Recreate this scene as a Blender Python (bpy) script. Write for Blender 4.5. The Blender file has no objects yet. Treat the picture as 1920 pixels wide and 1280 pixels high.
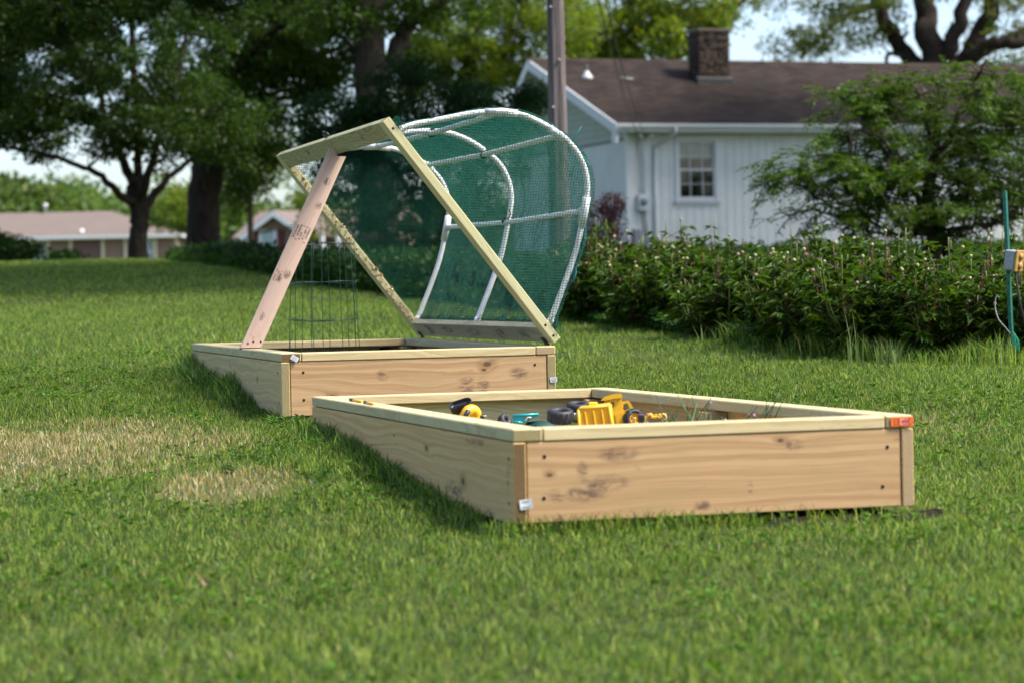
import bpy, math, random
import numpy as np
from mathutils import Vector, Matrix
R_ = math.radians
rng = np.random.default_rng(7)
random.seed(7)
scene = bpy.context.scene
COL = scene.collection

# ------------------------------------------------------------------ camera
F = 4533.0                      # focal length in units of a 1920 px wide frame
PITCH, ROLL = -0.0209, -0.0197
ZC = 0.967                      # camera height over the ground below it
_cp, _sp, _cr, _sr = math.cos(PITCH), math.sin(PITCH), math.cos(ROLL), math.sin(ROLL)
_f = np.array([0, _cp, _sp]); _u = np.array([0, -_sp, _cp]); _x = np.array([1.0, 0, 0])
CR = np.array([_x * _cr + _u * _sr, -_x * _sr + _u * _cr, _f])
cam_d = bpy.data.cameras.new("camera"); cam = bpy.data.objects.new("camera", cam_d); COL.objects.link(cam)
cam_d.sensor_width = 36.0; cam_d.lens = F / 1920 * 36
cam_d.clip_start = 0.1; cam_d.clip_end = 3000
M = Matrix.Identity(4)
for i in range(3):
    M[i][0] = CR[0][i]; M[i][1] = CR[1][i]; M[i][2] = -CR[2][i]
M[2][3] = ZC
cam.matrix_world = M
cam_d.dof.use_dof = True; cam_d.dof.focus_distance = 10.4; cam_d.dof.aperture_fstop = 3.4
cam_d.dof.aperture_blades = 9
scene.camera = cam

def at(px, py, Y):
    """world point on the ray through photo pixel (px,py) at distance Y"""
    d = CR.T @ np.array([(px - 960) / F, (640 - py) / F, 1.0])
    p = d * (Y / d[1]); p[2] += ZC
    return p
def proj(P):
    c = (np.asarray(P, float) - [0, 0, ZC]) @ CR.T
    return 960 + F * c[..., 0] / c[..., 2], 640 - F * c[..., 1] / c[..., 2]

# ------------------------------------------------------------------ world, sun, exposure
SUN_EL, SUN_AZ = 54.0, 106.0     # azimuth clockwise from +Y (the view direction)
w = bpy.data.worlds.new("World"); scene.world = w; w.use_nodes = True
nt = w.node_tree; nt.nodes.clear()
sky = nt.nodes.new("ShaderNodeTexSky"); sky.sky_type = 'NISHITA'; sky.sun_disc = False
sky.sun_elevation = R_(SUN_EL); sky.sun_rotation = R_(SUN_AZ)
sky.air_density = 0.8; sky.dust_density = 2.0; sky.ozone_density = 0.3
bg = nt.nodes.new("ShaderNodeBackground"); bg.inputs[1].default_value = 0.115
wo = nt.nodes.new("ShaderNodeOutputWorld")
nt.links.new(sky.outputs[0], bg.inputs[0]); nt.links.new(bg.outputs[0], wo.inputs[0])
sd = bpy.data.lights.new("sun", 'SUN'); sd.energy = 2.9; sd.angle = R_(14); sd.color = (1.0, 0.94, 0.84)
so = bpy.data.objects.new("sun", sd); COL.objects.link(so)
sdir = Vector((math.sin(R_(SUN_AZ)) * math.cos(R_(SUN_EL)), math.cos(R_(SUN_AZ)) * math.cos(R_(SUN_EL)), math.sin(R_(SUN_EL))))
so.rotation_euler = sdir.to_track_quat('Z', 'Y').to_euler(); so.location = (20, 5, 30)
scene.view_settings.view_transform = 'Standard'; scene.view_settings.look = 'None'
scene.view_settings.exposure = 1.41; scene.view_settings.gamma = 1.0
scene.render.engine = 'CYCLES'
scene.cycles.use_denoising = True
scene.cycles.max_bounces = 6; scene.cycles.diffuse_bounces = 3; scene.cycles.transmission_bounces = 4
scene.cycles.transparent_max_bounces = 8; scene.cycles.sample_clamp_indirect = 6.0

# ------------------------------------------------------------------ ground shape
def gz(y):
    return np.interp(y, [-400, -60, 0, 7.2, 9.2, 38, 60, 168, 400, 1200], [-3.0, -1.3, -0.04, .262, .385, 1.57, 1.66, 3.0, 5.0, 9.0])
def ground_at(px, py):
    """world point where the pixel's ray meets the ground"""
    lo, hi = 2.0, 60.0
    for _ in range(60):
        m = (lo + hi) / 2
        if at(px, py, m)[2] > gz(m): lo = m
        else: hi = m
    return at(px, py, lo)

# ------------------------------------------------------------------ object helpers
def tag(o, label=None, cat=None, group=None, kind=None):
    if label: o["label"] = label
    if cat: o["category"] = cat
    if group: o["group"] = group
    if kind: o["kind"] = kind
    return o
def empty(name, loc=(0, 0, 0), label=None, cat=None, group=None, mat=None):
    o = bpy.data.objects.new(name, None); COL.objects.link(o); o.empty_display_size = 0.1
    if mat is not None: o.matrix_world = mat
    else: o.location = loc
    return tag(o, label, cat, group)
def link(name, me, mats, parent=None, mat=None):
    o = bpy.data.objects.new(name, me); COL.objects.link(o)
    for m in (mats if isinstance(mats, (list, tuple)) else [mats]): me.materials.append(m)
    if parent is not None: o.parent = parent
    if mat is not None: o.matrix_local = mat
    return o
def np_mesh(name, V, F_, fmat=None, tint=None, smooth=False):
    """V (n,3); F_ either an (m,k) array or a list of faces"""
    V = np.asarray(V, np.float32)
    me = bpy.data.meshes.new(name)
    if isinstance(F_, np.ndarray):
        m, k = F_.shape
        loops = F_.reshape(-1).astype(np.int32); starts = np.arange(m, dtype=np.int32) * k
        tot = np.full(m, k, np.int32)
    else:
        m = len(F_); tot = np.array([len(f) for f in F_], np.int32)
        starts = np.concatenate([[0], np.cumsum(tot)[:-1]]).astype(np.int32)
        loops = np.array([i for f in F_ for i in f], np.int32)
    me.vertices.add(len(V)); me.vertices.foreach_set("co", V.reshape(-1))
    me.loops.add(len(loops)); me.loops.foreach_set("vertex_index", loops)
    me.polygons.add(m); me.polygons.foreach_set("loop_start", starts); me.polygons.foreach_set("loop_total", tot)
    if fmat is not None: me.polygons.foreach_set("material_index", np.asarray(fmat, np.int32))
    if smooth: me.polygons.foreach_set("use_smooth", np.ones(m, bool))
    if tint is not None:
        a = me.color_attributes.new("tint", 'FLOAT_COLOR', 'POINT')
        t = np.ones((len(V), 4), np.float32); t[:, :3] = tint
        a.data.foreach_set("color", t.reshape(-1))
    me.update(calc_edges=True)
    return me

class MB:
    """collects shapes that become ONE mesh"""
    def __init__(s): s.V = []; s.F = []; s.M = []; s.n = 0; s.S = []
    def add(s, V, F_, mi=0, smooth=False):
        V = np.asarray(V, float); s.V.append(V)
        for f in F_: s.F.append([i + s.n for i in f]); s.M.append(mi); s.S.append(smooth)
        s.n += len(V); return s
    def box(s, c, d, mi=0, rot=None, bev=0.0):
        """centre c, full dims d, optional 3x3 rot; bev makes chamfered edges"""
        hx, hy, hz = [x / 2 for x in d]
        if bev <= 0:
            V = np.array([(a * hx, b * hy, e * hz) for a in (-1, 1) for b in (-1, 1) for e in (-1, 1)])
            F_ = [(0, 1, 3, 2), (4, 6, 7, 5), (0, 4, 5, 1), (2, 3, 7, 6), (0, 2, 6, 4), (1, 5, 7, 3)]
        else:
            b = bev; V = []; idx = {}
            for sx in (-1, 1):
                for sy in (-1, 1):
                    for sz in (-1, 1):
                        for ax in range(3):
                            q = [sx * (hx - b), sy * (hy - b), sz * (hz - b)]; q[ax] += (sx, sy, sz)[ax] * b
                            idx[(sx, sy, sz, ax)] = len(V); V.append(q)
            F_ = []
            for ax in range(3):
                o1, o2 = (ax + 1) % 3, (ax + 2) % 3
                for sg in (-1, 1):
                    f = []
                    for (p, q_) in ((-1, -1), (1, -1), (1, 1), (-1, 1)):
                        k = [0, 0, 0]; k[ax] = sg; k[o1] = p; k[o2] = q_; f.append(idx[(*k, ax)])
                    F_.append(f if sg > 0 else f[::-1])
            for ax in range(3):          # edges along ax
                o1, o2 = (ax + 1) % 3, (ax + 2) % 3
                for p in (-1, 1):
                    for q_ in (-1, 1):
                        k0 = [0, 0, 0]; k0[o1] = p; k0[o2] = q_; k1 = list(k0); k0[ax] = -1; k1[ax] = 1
                        f = [idx[(*k0, o1)], idx[(*k1, o1)], idx[(*k1, o2)], idx[(*k0, o2)]]
                        F_.append(f if p * q_ < 0 else f[::-1])
            for sx in (-1, 1):
                for sy in (-1, 1):
                    for sz in (-1, 1):
                        f = [idx[(sx, sy, sz, a)] for a in range(3)]
                        F_.append(f if sx * sy * sz > 0 else f[::-1])
            V = np.array(V)
        if rot is not None: V = V @ np.asarray(rot).T
        return s.add(V + np.asarray(c, float), F_, mi)
    def tube(s, P, r, n=6, mi=0, cap=True, squash=1.0):
        P = np.asarray(P, float); k = len(P); r = np.full(k, r) if np.isscalar(r) else np.asarray(r, float)
        T = np.gradient(P, axis=0); T /= (np.linalg.norm(T, axis=1, keepdims=True) + 1e-12)
        ref = np.array([0, 0, 1.0]) if abs(T[0][2]) < .9 else np.array([1.0, 0, 0])
        N = np.cross(T[0], ref); N /= np.linalg.norm(N); V = []
        for i in range(k):
            N = N - T[i] * (N @ T[i]); N /= (np.linalg.norm(N) + 1e-12); B = np.cross(T[i], N)
            for j in range(n):
                a = 2 * math.pi * j / n
                V.append(P[i] + (N * math.cos(a) + B * math.sin(a) * squash) * r[i])
        F_ = [(i * n + j, i * n + (j + 1) % n, (i + 1) * n + (j + 1) % n, (i + 1) * n + j) for i in range(k - 1) for j in range(n)]
        if cap: F_ += [tuple(range(n))[::-1], tuple((k - 1) * n + j for j in range(n))]
        return s.add(V, F_, mi, True)
    def lathe(s, prof, c=(0, 0, 0), rot=None, n=24, mi=0, close=True):
        """prof list of (r,z), revolved round local z"""
        V = [(r * math.cos(2 * math.pi * j / n), r * math.sin(2 * math.pi * j / n), z) for r, z in prof for j in range(n)]
        V = np.array(V); k = len(prof)
        if rot is not None: V = V @ np.asarray(rot).T
        F_ = [(i * n + j, i * n + (j + 1) % n, (i + 1) * n + (j + 1) % n, (i + 1) * n + j) for i in range(k - 1) for j in range(n)]
        if close: F_ += [tuple(range(n))[::-1], tuple((k - 1) * n + j for j in range(n))]
        return s.add(V + np.asarray(c, float), F_, mi, True)
    def prism(s, pts, a, b, mi=0, fn=None):
        """polygon pts (2-D) between depth a and b; fn maps (x,y,d) to 3-D"""
        fn = fn or (lambda x, y, d: (x, d, y)); n = len(pts)
        V = [fn(x, y, a) for x, y in pts] + [fn(x, y, b) for x, y in pts]
        F_ = [tuple(range(n)), tuple(range(2 * n - 1, n - 1, -1))] + [(i, i + n, (i + 1) % n + n, (i + 1) % n) for i in range(n)]
        return s.add(V, F_, mi)
    def quad(s, a, b, c, d, mi=0): return s.add([a, b, c, d], [(0, 1, 2, 3)], mi)
    def build(s, name, mats, parent=None, mat=None):
        V = np.concatenate(s.V); me = np_mesh(name, V, s.F, s.M)
        me.polygons.foreach_set("use_smooth", np.array(s.S, bool)); 
        me.validate()
        return link(name, me, mats, parent, mat)

def smoothline(P, n=8):
    """Catmull-Rom through P"""
    P = np.asarray(P, float); Q = np.vstack([2 * P[0] - P[1], P, 2 * P[-1] - P[-2]]); out = []
    for i in range(1, len(Q) - 2):
        for t in np.linspace(0, 1, n, endpoint=False):
            a, b, c, d = Q[i - 1], Q[i], Q[i + 1], Q[i + 2]
            out.append(.5 * ((2 * b) + (c - a) * t + (2 * a - 5 * b + 4 * c - d) * t * t + (3 * b - a - 3 * c + d) * t ** 3))
    out.append(P[-1]); return np.array(out)

_g = rng.random((256, 256))
def vnoise(x, y):
    xi = np.floor(x).astype(int); yi = np.floor(y).astype(int); fx = x - xi; fy = y - yi
    fx = fx * fx * (3 - 2 * fx); fy = fy * fy * (3 - 2 * fy)
    g = lambda a, b: _g[a % 256, b % 256]
    return (g(xi, yi) * (1 - fx) + g(xi + 1, yi) * fx) * (1 - fy) + (g(xi, yi + 1) * (1 - fx) + g(xi + 1, yi + 1) * fx) * fy

# ------------------------------------------------------------------ materials
def srgb(r, g, b):
    f = lambda c: (c / 255 / 12.92) if c / 255 <= .04045 else ((c / 255 + .055) / 1.055) ** 2.4
    return (f(r), f(g), f(b), 1)
class NT:
    def __init__(s, name):
        s.m = bpy.data.materials.new(name); s.m.use_nodes = True; s.t = s.m.node_tree; s.t.nodes.clear()
        s.out = s.n("ShaderNodeOutputMaterial")
    def n(s, kind, **kw):
        nd = s.t.nodes.new(kind)
        for k, v in kw.items():
            if k.startswith("i_"):
                key = k[2:]; key = int(key) if key.isdigit() else key.replace("_", " ")
                s.set(nd.inputs[key], v)
            else: setattr(nd, k, v)
        return nd
    def set(s, sock, v):
        if isinstance(v, bpy.types.NodeSocket): s.t.links.new(v, sock)
        else: sock.default_value = v
    def math(s, op, a, b=None, c=None, clamp=False):
        nd = s.t.nodes.new("ShaderNodeMath"); nd.operation = op; nd.use_clamp = clamp
        for i, v in enumerate((a, b, c)):
            if v is not None: s.set(nd.inputs[i], v)
        return nd.outputs[0]
    def mix(s, fac, a, b, mode='MIX'):
        nd = s.t.nodes.new("ShaderNodeMix"); nd.data_type = 'RGBA'; nd.blend_type = mode; nd.clamp_result = True
        s.set(nd.inputs[0], fac); s.set(nd.inputs[6], a); s.set(nd.inputs[7], b); return nd.outputs[2]
    def noise(s, vec, scale, detail=4, rough=.55, dist=0.0):
        nd = s.t.nodes.new("ShaderNodeTexNoise"); nd.inputs["Scale"].default_value = scale
        nd.inputs["Detail"].default_value = detail; nd.inputs["Roughness"].default_value = rough
        nd.inputs["Distortion"].default_value = dist; s.set(nd.inputs["Vector"], vec); return nd.outputs[0]
    def ramp(s, fac, stops):
        nd = s.t.nodes.new("ShaderNodeValToRGB"); e = nd.color_ramp.elements
        while len(e) < len(stops): e.new(.5)
        for el, (p, c) in zip(e, stops): el.position = p; el.color = c if len(c) == 4 else (*c, 1)
        s.set(nd.inputs[0], fac); return nd.outputs[0]
    def mapr(s, v, a, b, c=0.0, d=1.0):
        nd = s.t.nodes.new("ShaderNodeMapRange"); s.set(nd.inputs[0], v)
        for i, x in enumerate((a, b, c, d)): nd.inputs[i + 1].default_value = x
        nd.interpolation_type = 'SMOOTHSTEP'; return nd.outputs[0]
    def vmul(s, vec, m, off=None):
        nd = s.t.nodes.new("ShaderNodeVectorMath"); nd.operation = 'MULTIPLY_ADD'
        s.set(nd.inputs[0], vec); nd.inputs[1].default_value = m
        s.set(nd.inputs[2], off if off is not None else (0, 0, 0)); return nd.outputs[0]
    def surf(s, color, rough=.6, spec=.5, bump=None, bstr=.3, bdist=.01, metal=0.0, trans=0.0, tcol=None, coat=0.0):
        p = s.n("ShaderNodeBsdfPrincipled"); s.set(p.inputs["Base Color"], color); s.set(p.inputs["Roughness"], rough)
        p.inputs["Specular IOR Level"].default_value = spec; p.inputs["Metallic"].default_value = metal
        p.inputs["Coat Weight"].default_value = coat
        if bump is not None:
            b = s.n("ShaderNodeBump"); b.inputs["Strength"].default_value = bstr; b.inputs["Distance"].default_value = bdist
            s.set(b.inputs["Height"], bump); s.t.links.new(b.outputs[0], p.inputs["Normal"])
        o = p.outputs[0]
        if trans > 0:
            t = s.n("ShaderNodeBsdfTranslucent"); s.set(t.inputs[0], tcol if tcol is not None else color)
            mx = s.n("ShaderNodeMixShader"); mx.inputs[0].default_value = trans
            s.t.links.new(o, mx.inputs[1]); s.t.links.new(t.outputs[0], mx.inputs[2]); o = mx.outputs[0]
        s.t.links.new(o, s.out.inputs[0]); return s.m
    def obj(s): return s.n("ShaderNodeTexCoord").outputs["Object"]

def plain(name, col, rough=.5, spec=.5, metal=0, var=.12, scale=40, bstr=.15, coat=0, bdist=.002):
    t = NT(name); v = t.obj(); nz = t.noise(v, scale, 5, .6)
    c2 = tuple(x * (1 - var * 2) for x in col[:3]) + (1,)
    c = t.mix(t.mapr(nz, .35, .7), col, c2)
    return t.surf(c, rough, spec, nz, bstr, bdist, metal, coat=coat)

def wood(name, light, dark, knots=(), stains=(), green=0.0, grain=26.0, end=False, wet=0.0, blot=.35, seed=0.0, swirl=.5):
    """boards are modelled with their long axis on local X, width on Y, thickness on Z.
    knots: (x,y,r); stains: (x,y,rx,ry)  in metres from the board's centre"""
    t = NT(name); tc = t.n("ShaderNodeTexCoord"); v = tc.outputs["Object"]
    oi = t.n("ShaderNodeObjectInfo"); rnd = t.math('MULTIPLY', oi.outputs["Random"], 37.0)
    off = t.n("ShaderNodeCombineXYZ", i_0=t.math('ADD', rnd, seed), i_1=t.math('MULTIPLY', rnd, 1.7), i_2=rnd).outputs[0]
    sep = t.n("ShaderNodeSeparateXYZ"); t.set(sep.inputs[0], v); X, Y, Z = sep.outputs
    warp = t.noise(t.vmul(v, (1.1, 5.0, 5.0), off), 1.0, 2, .5)
    w2 = t.noise(t.vmul(v, (5.0, 18.0, 18.0), off), 1.0, 3, .6)
    yy = t.math('ADD', t.math('MULTIPLY', warp, swirl), t.math('MULTIPLY', w2, .07 * swirl * 2))
    yy = t.math('ADD', yy, Y); yy = t.math('ADD', yy, t.math('MULTIPLY', Z, .6))
    dmask = None
    for (kx, ky, kr) in knots:
        dx = t.math('MULTIPLY', t.math('SUBTRACT', X, kx), .6); dy = t.math('SUBTRACT', Y, ky)
        d = t.math('SQRT', t.math('ADD', t.math('MULTIPLY', dx, dx), t.math('MULTIPLY', dy, dy)))
        g = t.math('DIVIDE', kr * 1.1, t.math('ADD', d, kr * .9)); yy = t.math('ADD', yy, t.math('MULTIPLY', t.math('MULTIPLY', g, g), .06))
        dn = t.math('ADD', d, t.math('MULTIPLY', t.math('SUBTRACT', w2, .5), kr * .8))
        mk = t.math('MAXIMUM', t.mapr(dn, kr * .35, kr, 1, 0), t.math('MULTIPLY', t.mapr(dn, kr * .8, kr * 2.4, 1, 0), .33)); dmask = mk if dmask is None else t.math('MAXIMUM', dmask, mk)
    rings = t.math('SINE', t.math('MULTIPLY', yy, grain * 2 * math.pi))
    rings = t.math('ADD', t.math('MULTIPLY', rings, .5), .5)
    rings = t.math('POWER', rings, 1.6)
    fib = t.noise(t.vmul(v, (6.0, 260.0, 260.0), off), 1.0, 3, .6)
    blo = t.noise(t.vmul(v, (3.0, 7.0, 7.0), off), 1.0, 4, .6)
    yv = t.n("ShaderNodeCombineXYZ", i_0=t.math('MULTIPLY', X, .55), i_1=t.math('MULTIPLY', yy, 75.0), i_2=rnd).outputs[0]
    strk = t.mapr(t.noise(yv, 1.0, 5, .65), .38, .66)
    fac = t.math('ADD', t.math('MULTIPLY', rings, .22), t.math('MULTIPLY', strk, .60))
    fac = t.math('ADD', fac, t.math('MULTIPLY', t.math('SUBTRACT', fib, .5), .9), clamp=True)
    col = t.mix(fac, light, dark)
    gcol = (light[0] * .72, light[1] * .80, light[2] * .70, 1)
    col = t.mix(t.math('MULTIPLY', t.mapr(blo, .42, .72), blot), col, gcol)
    if dmask is not None:
        col = t.mix(t.math('MULTIPLY', dmask, .9), col, (.10, .045, .02, 1))
    # small grimy scuffs everywhere, and the larger stains given
    sc = t.noise(t.vmul(v, (9.0, 22.0, 22.0), off), 1.0, 5, .7, .8)
    grime = t.math('MULTIPLY', t.mapr(sc, .60, .80), .6)
    for (sx, sy, rx, ry) in stains:
        dx = t.math('DIVIDE', t.math('SUBTRACT', X, sx), rx); dy = t.math('DIVIDE', t.math('SUBTRACT', Y, sy), ry)
        d = t.math('ADD', t.math('MULTIPLY', dx, dx), t.math('MULTIPLY', dy, dy))
        n2 = t.noise(t.vmul(v, (14.0, 45.0, 45.0), off), 1.0, 5, .75, .8)
        mk = t.math('MULTIPLY', t.mapr(d, .0, 1.2, 1, 0), t.mapr(n2, .38, .62)); grime = t.math('MAXIMUM', grime, t.math('MULTIPLY', mk, .92))
    col = t.mix(grime, col, (.13, .075, .055, 1))
    h = t.math('ADD', t.math('MULTIPLY', fib, .5), t.math('MULTIPLY', rings, .25))
    return t.surf(col, .72, .25, h, .35, .0015)

def endgrain(name, light, dark):
    t = NT(name); v = t.obj(); oi = t.n("ShaderNodeObjectInfo")
    sep = t.n("ShaderNodeSeparateXYZ"); t.set(sep.inputs[0], v)
    y = t.math('SUBTRACT', sep.outputs[1], .03); z = t.math('ADD', sep.outputs[2], t.math('ADD', .07, t.math('MULTIPLY', oi.outputs["Random"], .05)))
    d = t.math('SQRT', t.math('ADD', t.math('MULTIPLY', y, y), t.math('MULTIPLY', z, z)))
    nz = t.noise(v, 60, 4, .7); d = t.math('ADD', d, t.math('MULTIPLY', nz, .012))
    r = t.math('ADD', t.math('MULTIPLY', t.math('SINE', t.math('MULTIPLY', d, 700)), .5), .5)
    col = t.mix(t.math('ADD', t.math('MULTIPLY', r, .45), t.math('MULTIPLY', nz, .5)), light, dark)
    return t.surf(col, .8, .2, nz, .4, .002)

def leafmat(name, col, rough=.45, spec=.5, trans=.35, tmul=(1.5, 1.6, .6), hue=.25, scale=1.2):
    t = NT(name); a = t.n("ShaderNodeAttribute", attribute_name="tint"); v = t.obj()
    c = t.mix(1.0, col, a.outputs["Color"], 'MULTIPLY')
    tc = tuple(min(1, x * m) for x, m in zip(col[:3], tmul)) + (1,)
    c2 = t.mix(1.0, tc, a.outputs["Color"], 'MULTIPLY')
    return t.surf(c, rough, spec, trans=trans, tcol=c2)

# ------------------------------------------------------------------ lumber
M_END_BROWN = endgrain("end_grain_brown", (.19, .12, .055, 1), (.10, .06, .028, 1))
M_END_OLIVE = endgrain("end_grain_olive", (.36, .30, .15, 1), (.20, .155, .07, 1))
M_END_TAN = endgrain("end_grain_tan", (.46, .34, .20, 1), (.27, .18, .10, 1))
GREEN_L, GREEN_D = (.68, .50, .24, 1), (.38, .29, .13, 1)
CAP_L, CAP_D = (.62, .50, .29, 1), (.42, .31, .14, 1)
TAN_L, TAN_D = (.62, .43, .25, 1), (.44, .27, .135, 1)
W_CAP = wood("wood_cap_rail", CAP_L, CAP_D, grain=30, swirl=.25, blot=.3)
W_CAP2 = wood("wood_cap_rail_green", (.60, .52, .30, 1), (.42, .34, .16, 1), knots=[(.4, .01, .012)], grain=34, swirl=.3)
W_SIDE1 = wood("wood_side_long_front_bed", (.70, .47, .21, 1), (.47, .29, .11, 1), knots=[(-.92, -.03, .017), (-.45, .05, .012), (.5, -.02, .02)],
               stains=[(-.80, -.06, .12, .03), (-1.1, .10, .16, .012), (-1.44, .02, .012, .06), (-.3, -.07, .12, .03)], grain=26, swirl=.12)
W_SIDE2 = wood("wood_side_long_rear_bed", GREEN_L, (.34, .27, .14, 1), knots=[(.3, -.06, .025), (.75, -.03, .02), (-.7, .03, .012)], grain=26, swirl=.16)
W_FRONT1 = wood("wood_front_of_sandbox", (.52, .335, .175, 1), (.33, .18, .082, 1), knots=[(.20, .095, .009), (-.52, .02, .008)],
                stains=[(-.31, .075, .07, .028), (-.44, -.04, .11, .028), (-.36, -.01, .09, .03), (-.42, .03, .02, .03), (.24, .08, .04, .02), (.1, -.04, .012, .02), (-.05, -.09, .03, .02)],
                grain=26, swirl=.10, blot=.5)
W_FRONT2 = wood("wood_front_of_rear_bed", (.52, .335, .18, 1), (.34, .19, .09, 1), knots=[(.305, .085, .017), (.29, .06, .010), (-.40, -.035, .012)],
                stains=[(.21, -.01, .05, .05), (.285, -.01, .035, .045), (-.44, -.09, .06, .05), (-.17, .05, .03, .03), (.45, .04, .05, .03), (-.05, -.07, .09, .02)],
                grain=26, swirl=.18, blot=.45)
W_INNER = wood("wood_inner_posts", (.52, .40, .22, 1), (.38, .26, .12, 1))
W_BRACE = wood("wood_pink_brace", (.66, .47, .37, 1), (.56, .37, .27, 1), stains=[(.38, .01, .025, .02), (.25, .02, .03, .018), (-.13, .015, .03, .022), (-.16, -.01, .03, .015), (-.37, -.01, .028, .014)],
               grain=12, swirl=.2, blot=.12)
W_LID = wood("wood_lid_rails", (.58, .54, .32, 1), (.45, .40, .20, 1), grain=24, swirl=.2, blot=.3)
W_LIDTOP = wood("wood_lid_top_board", (.46, .45, .27, 1), (.17, .15, .06, 1), knots=[(-.75, .0, .01), (.5, .01, .012)], grain=20, swirl=.75, blot=.25)
W_LIDBOT = wood("wood_lid_bottom_board", (.46, .42, .29, 1), (.30, .25, .15, 1), stains=[(-.9, 0, .1, .03), (-.5, .0, .1, .04), (0, 0, .15, .03), (.5, .01, .12, .03), (.9, 0, .1, .04)], grain=20, swirl=.3)
M_SCREW = plain("screw_dark_steel", (.03, .025, .02, 1), .5, .5, .6)
M_PAPER = plain("staple_label_paper", (.78, .80, .84, 1), .6, .3, var=.04)
M_INK = plain("stamp_ink", (.06, .04, .045, 1), .8, .1, var=.0)
M_ORANGE = plain("orange_tag_plastic", (.90, .16, .03, 1), .45, .5, var=.05)
M_PINKISH = plain("orange_tag_faded", (.95, .27, .16, 1), .45, .5, var=.03)

AX = {'v': ((0, 1, 0), (0, 0, 1)), 'vc': ((0, 1, 0), (-1, 0, 0)), 'u': ((1, 0, 0), (0, 0, 1)), 'uc': ((1, 0, 0), (0, 1, 0)), 'w': ((0, 0, 1), (1, 0, 0))}
def frame(c, X, Y):
    X = Vector(X).normalized(); Y = Vector(Y); Y = (Y - X * X.dot(Y)).normalized(); Z = X.cross(Y)
    m = Matrix.Identity(4)
    for i in range(3): m[i][0] = X[i]; m[i][1] = Y[i]; m[i][2] = Z[i]; m[i][3] = c[i]
    return m
def board(name, c, L, W, T, ax, mat, end, parent, bev=.0025, label=None):
    X, Y = AX[ax] if isinstance(ax, str) else ax
    mb = MB(); mb.box((0, 0, 0), (L, W, T), bev=bev)
    mb.M[0] = 1; mb.M[1] = 1
    o = mb.build(name, [mat, end], parent, frame(c, X, Y))
    if label: o["label"] = label
    return o
def screw(c, nrm, parent, r=.0052):
    mb = MB(); q = Vector(nrm).to_track_quat('Z', 'Y').to_matrix()
    mb.lathe([(0.0001, .0005), (r * .5, .0004), (r, .0012), (r * 1.15, -.001)], c=(0, 0, 0), rot=np.array(q), n=12)
    return mb.build("screw", M_SCREW, parent, Matrix.Translation(c))

TH, CW, HB = .038, .089, .235      # lumber thickness, 2x4 width, board height
def raised_bed(pos, yaw, W, L, slope, label, side, front, endL, capendL, capendR, caps):
    vx = Vector((-math.sin(yaw), math.cos(yaw), slope)); ux = Vector((math.cos(yaw), math.sin(yaw), 0))
    m = frame((pos[0], pos[1], pos[2] + ZC), ux, vx)
    root = empty("raised_bed", label=label, cat="raised bed", mat=m)
    zb = -TH - .003 - HB / 2
    board("side_board", (TH / 2, L / 2, zb), L, HB, TH, 'v', side, endL[0], root)
    board("side_board", (W - TH / 2, L / 2, zb), L, HB, TH, 'v', side, endL[1], root)
    board("end_board", (W / 2, TH / 2 + .004, zb + .001), W - 2 * TH - .008, HB - .001, TH, 'u', front, endL[0], root)
    board("end_board", (W / 2, L - TH / 2 - .004, zb + .001), W - 2 * TH - .008, HB - .001, TH, 'u', caps, endL[0], root)
    zc = -TH / 2
    board("cap_rail", (CW / 2, L / 2, zc), L, CW, TH, 'vc', caps, capendL, root, .004)
    board("cap_rail", (W - CW / 2, L / 2, zc), L, CW, TH, 'vc', caps, capendR, root, .004)
    board("cap_rail", (W / 2, CW / 2 + .001, zc - .001), W - 2 * CW - .006, CW, TH, 'uc', W_CAP, capendL, root, .004)
    board("cap_rail", (W / 2, L - CW / 2 - .001, zc - .001), W - 2 * CW - .006, CW, TH, 'uc', W_CAP, capendL, root, .004)
    for u in (TH + .045, W - TH - .045):
        for v in (TH + .05, L / 2, L - TH - .05):
            board("post", (u, v, -TH - .006 - .1), .2, .085, .075, 'w', W_INNER, M_END_TAN, root)
    for u in (TH + .055, W - TH - .055):
        for dz in (-.045, -.17):
            screw((u + rng.uniform(-.01, .01), .0035, -TH + dz + rng.uniform(-.015, .015)), (0, -1, 0), root)
    for v in (.06, L * .5 + .03, L - .06):
        for dz in (-.05, -.18):
            screw((-.0002, v + rng.uniform(-.02, .02), -TH + dz), (-1, 0, 0), root)
    return root

B1P, B1Y, B1W, B1L = (-.0033, 6.9621, -.397), .2758, 1.2586, 3.0003
B2P, B2Y, B2W, B2L = (-1.0039, 10.4778, -.2498), .279, 1.2456, 2.5913
bed1 = raised_bed(B1P, B1Y, B1W, B1L, -.0054, "front wooden raised bed used as a sandbox, with yellow toys inside",
                  W_SIDE1, W_FRONT1, (M_END_BROWN, M_END_TAN), M_END_OLIVE, M_END_OLIVE, W_CAP2)
bed2 = raised_bed(B2P, B2Y, B2W, B2L, .0007, "rear wooden raised bed filled with dark soil under the netted cover",
                  W_SIDE2, W_FRONT2, (M_END_OLIVE, M_END_OLIVE), M_END_BROWN, M_END_TAN, W_CAP2)
bpy.context.view_layer.update()
MX1, MX2 = bed1.matrix_world.copy(), bed2.matrix_world.copy()
def b1(u, v, w): return np.array(MX1 @ Vector((u, v, w)))
def b2(u, v, w): return np.array(MX2 @ Vector((u, v, w)))

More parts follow.
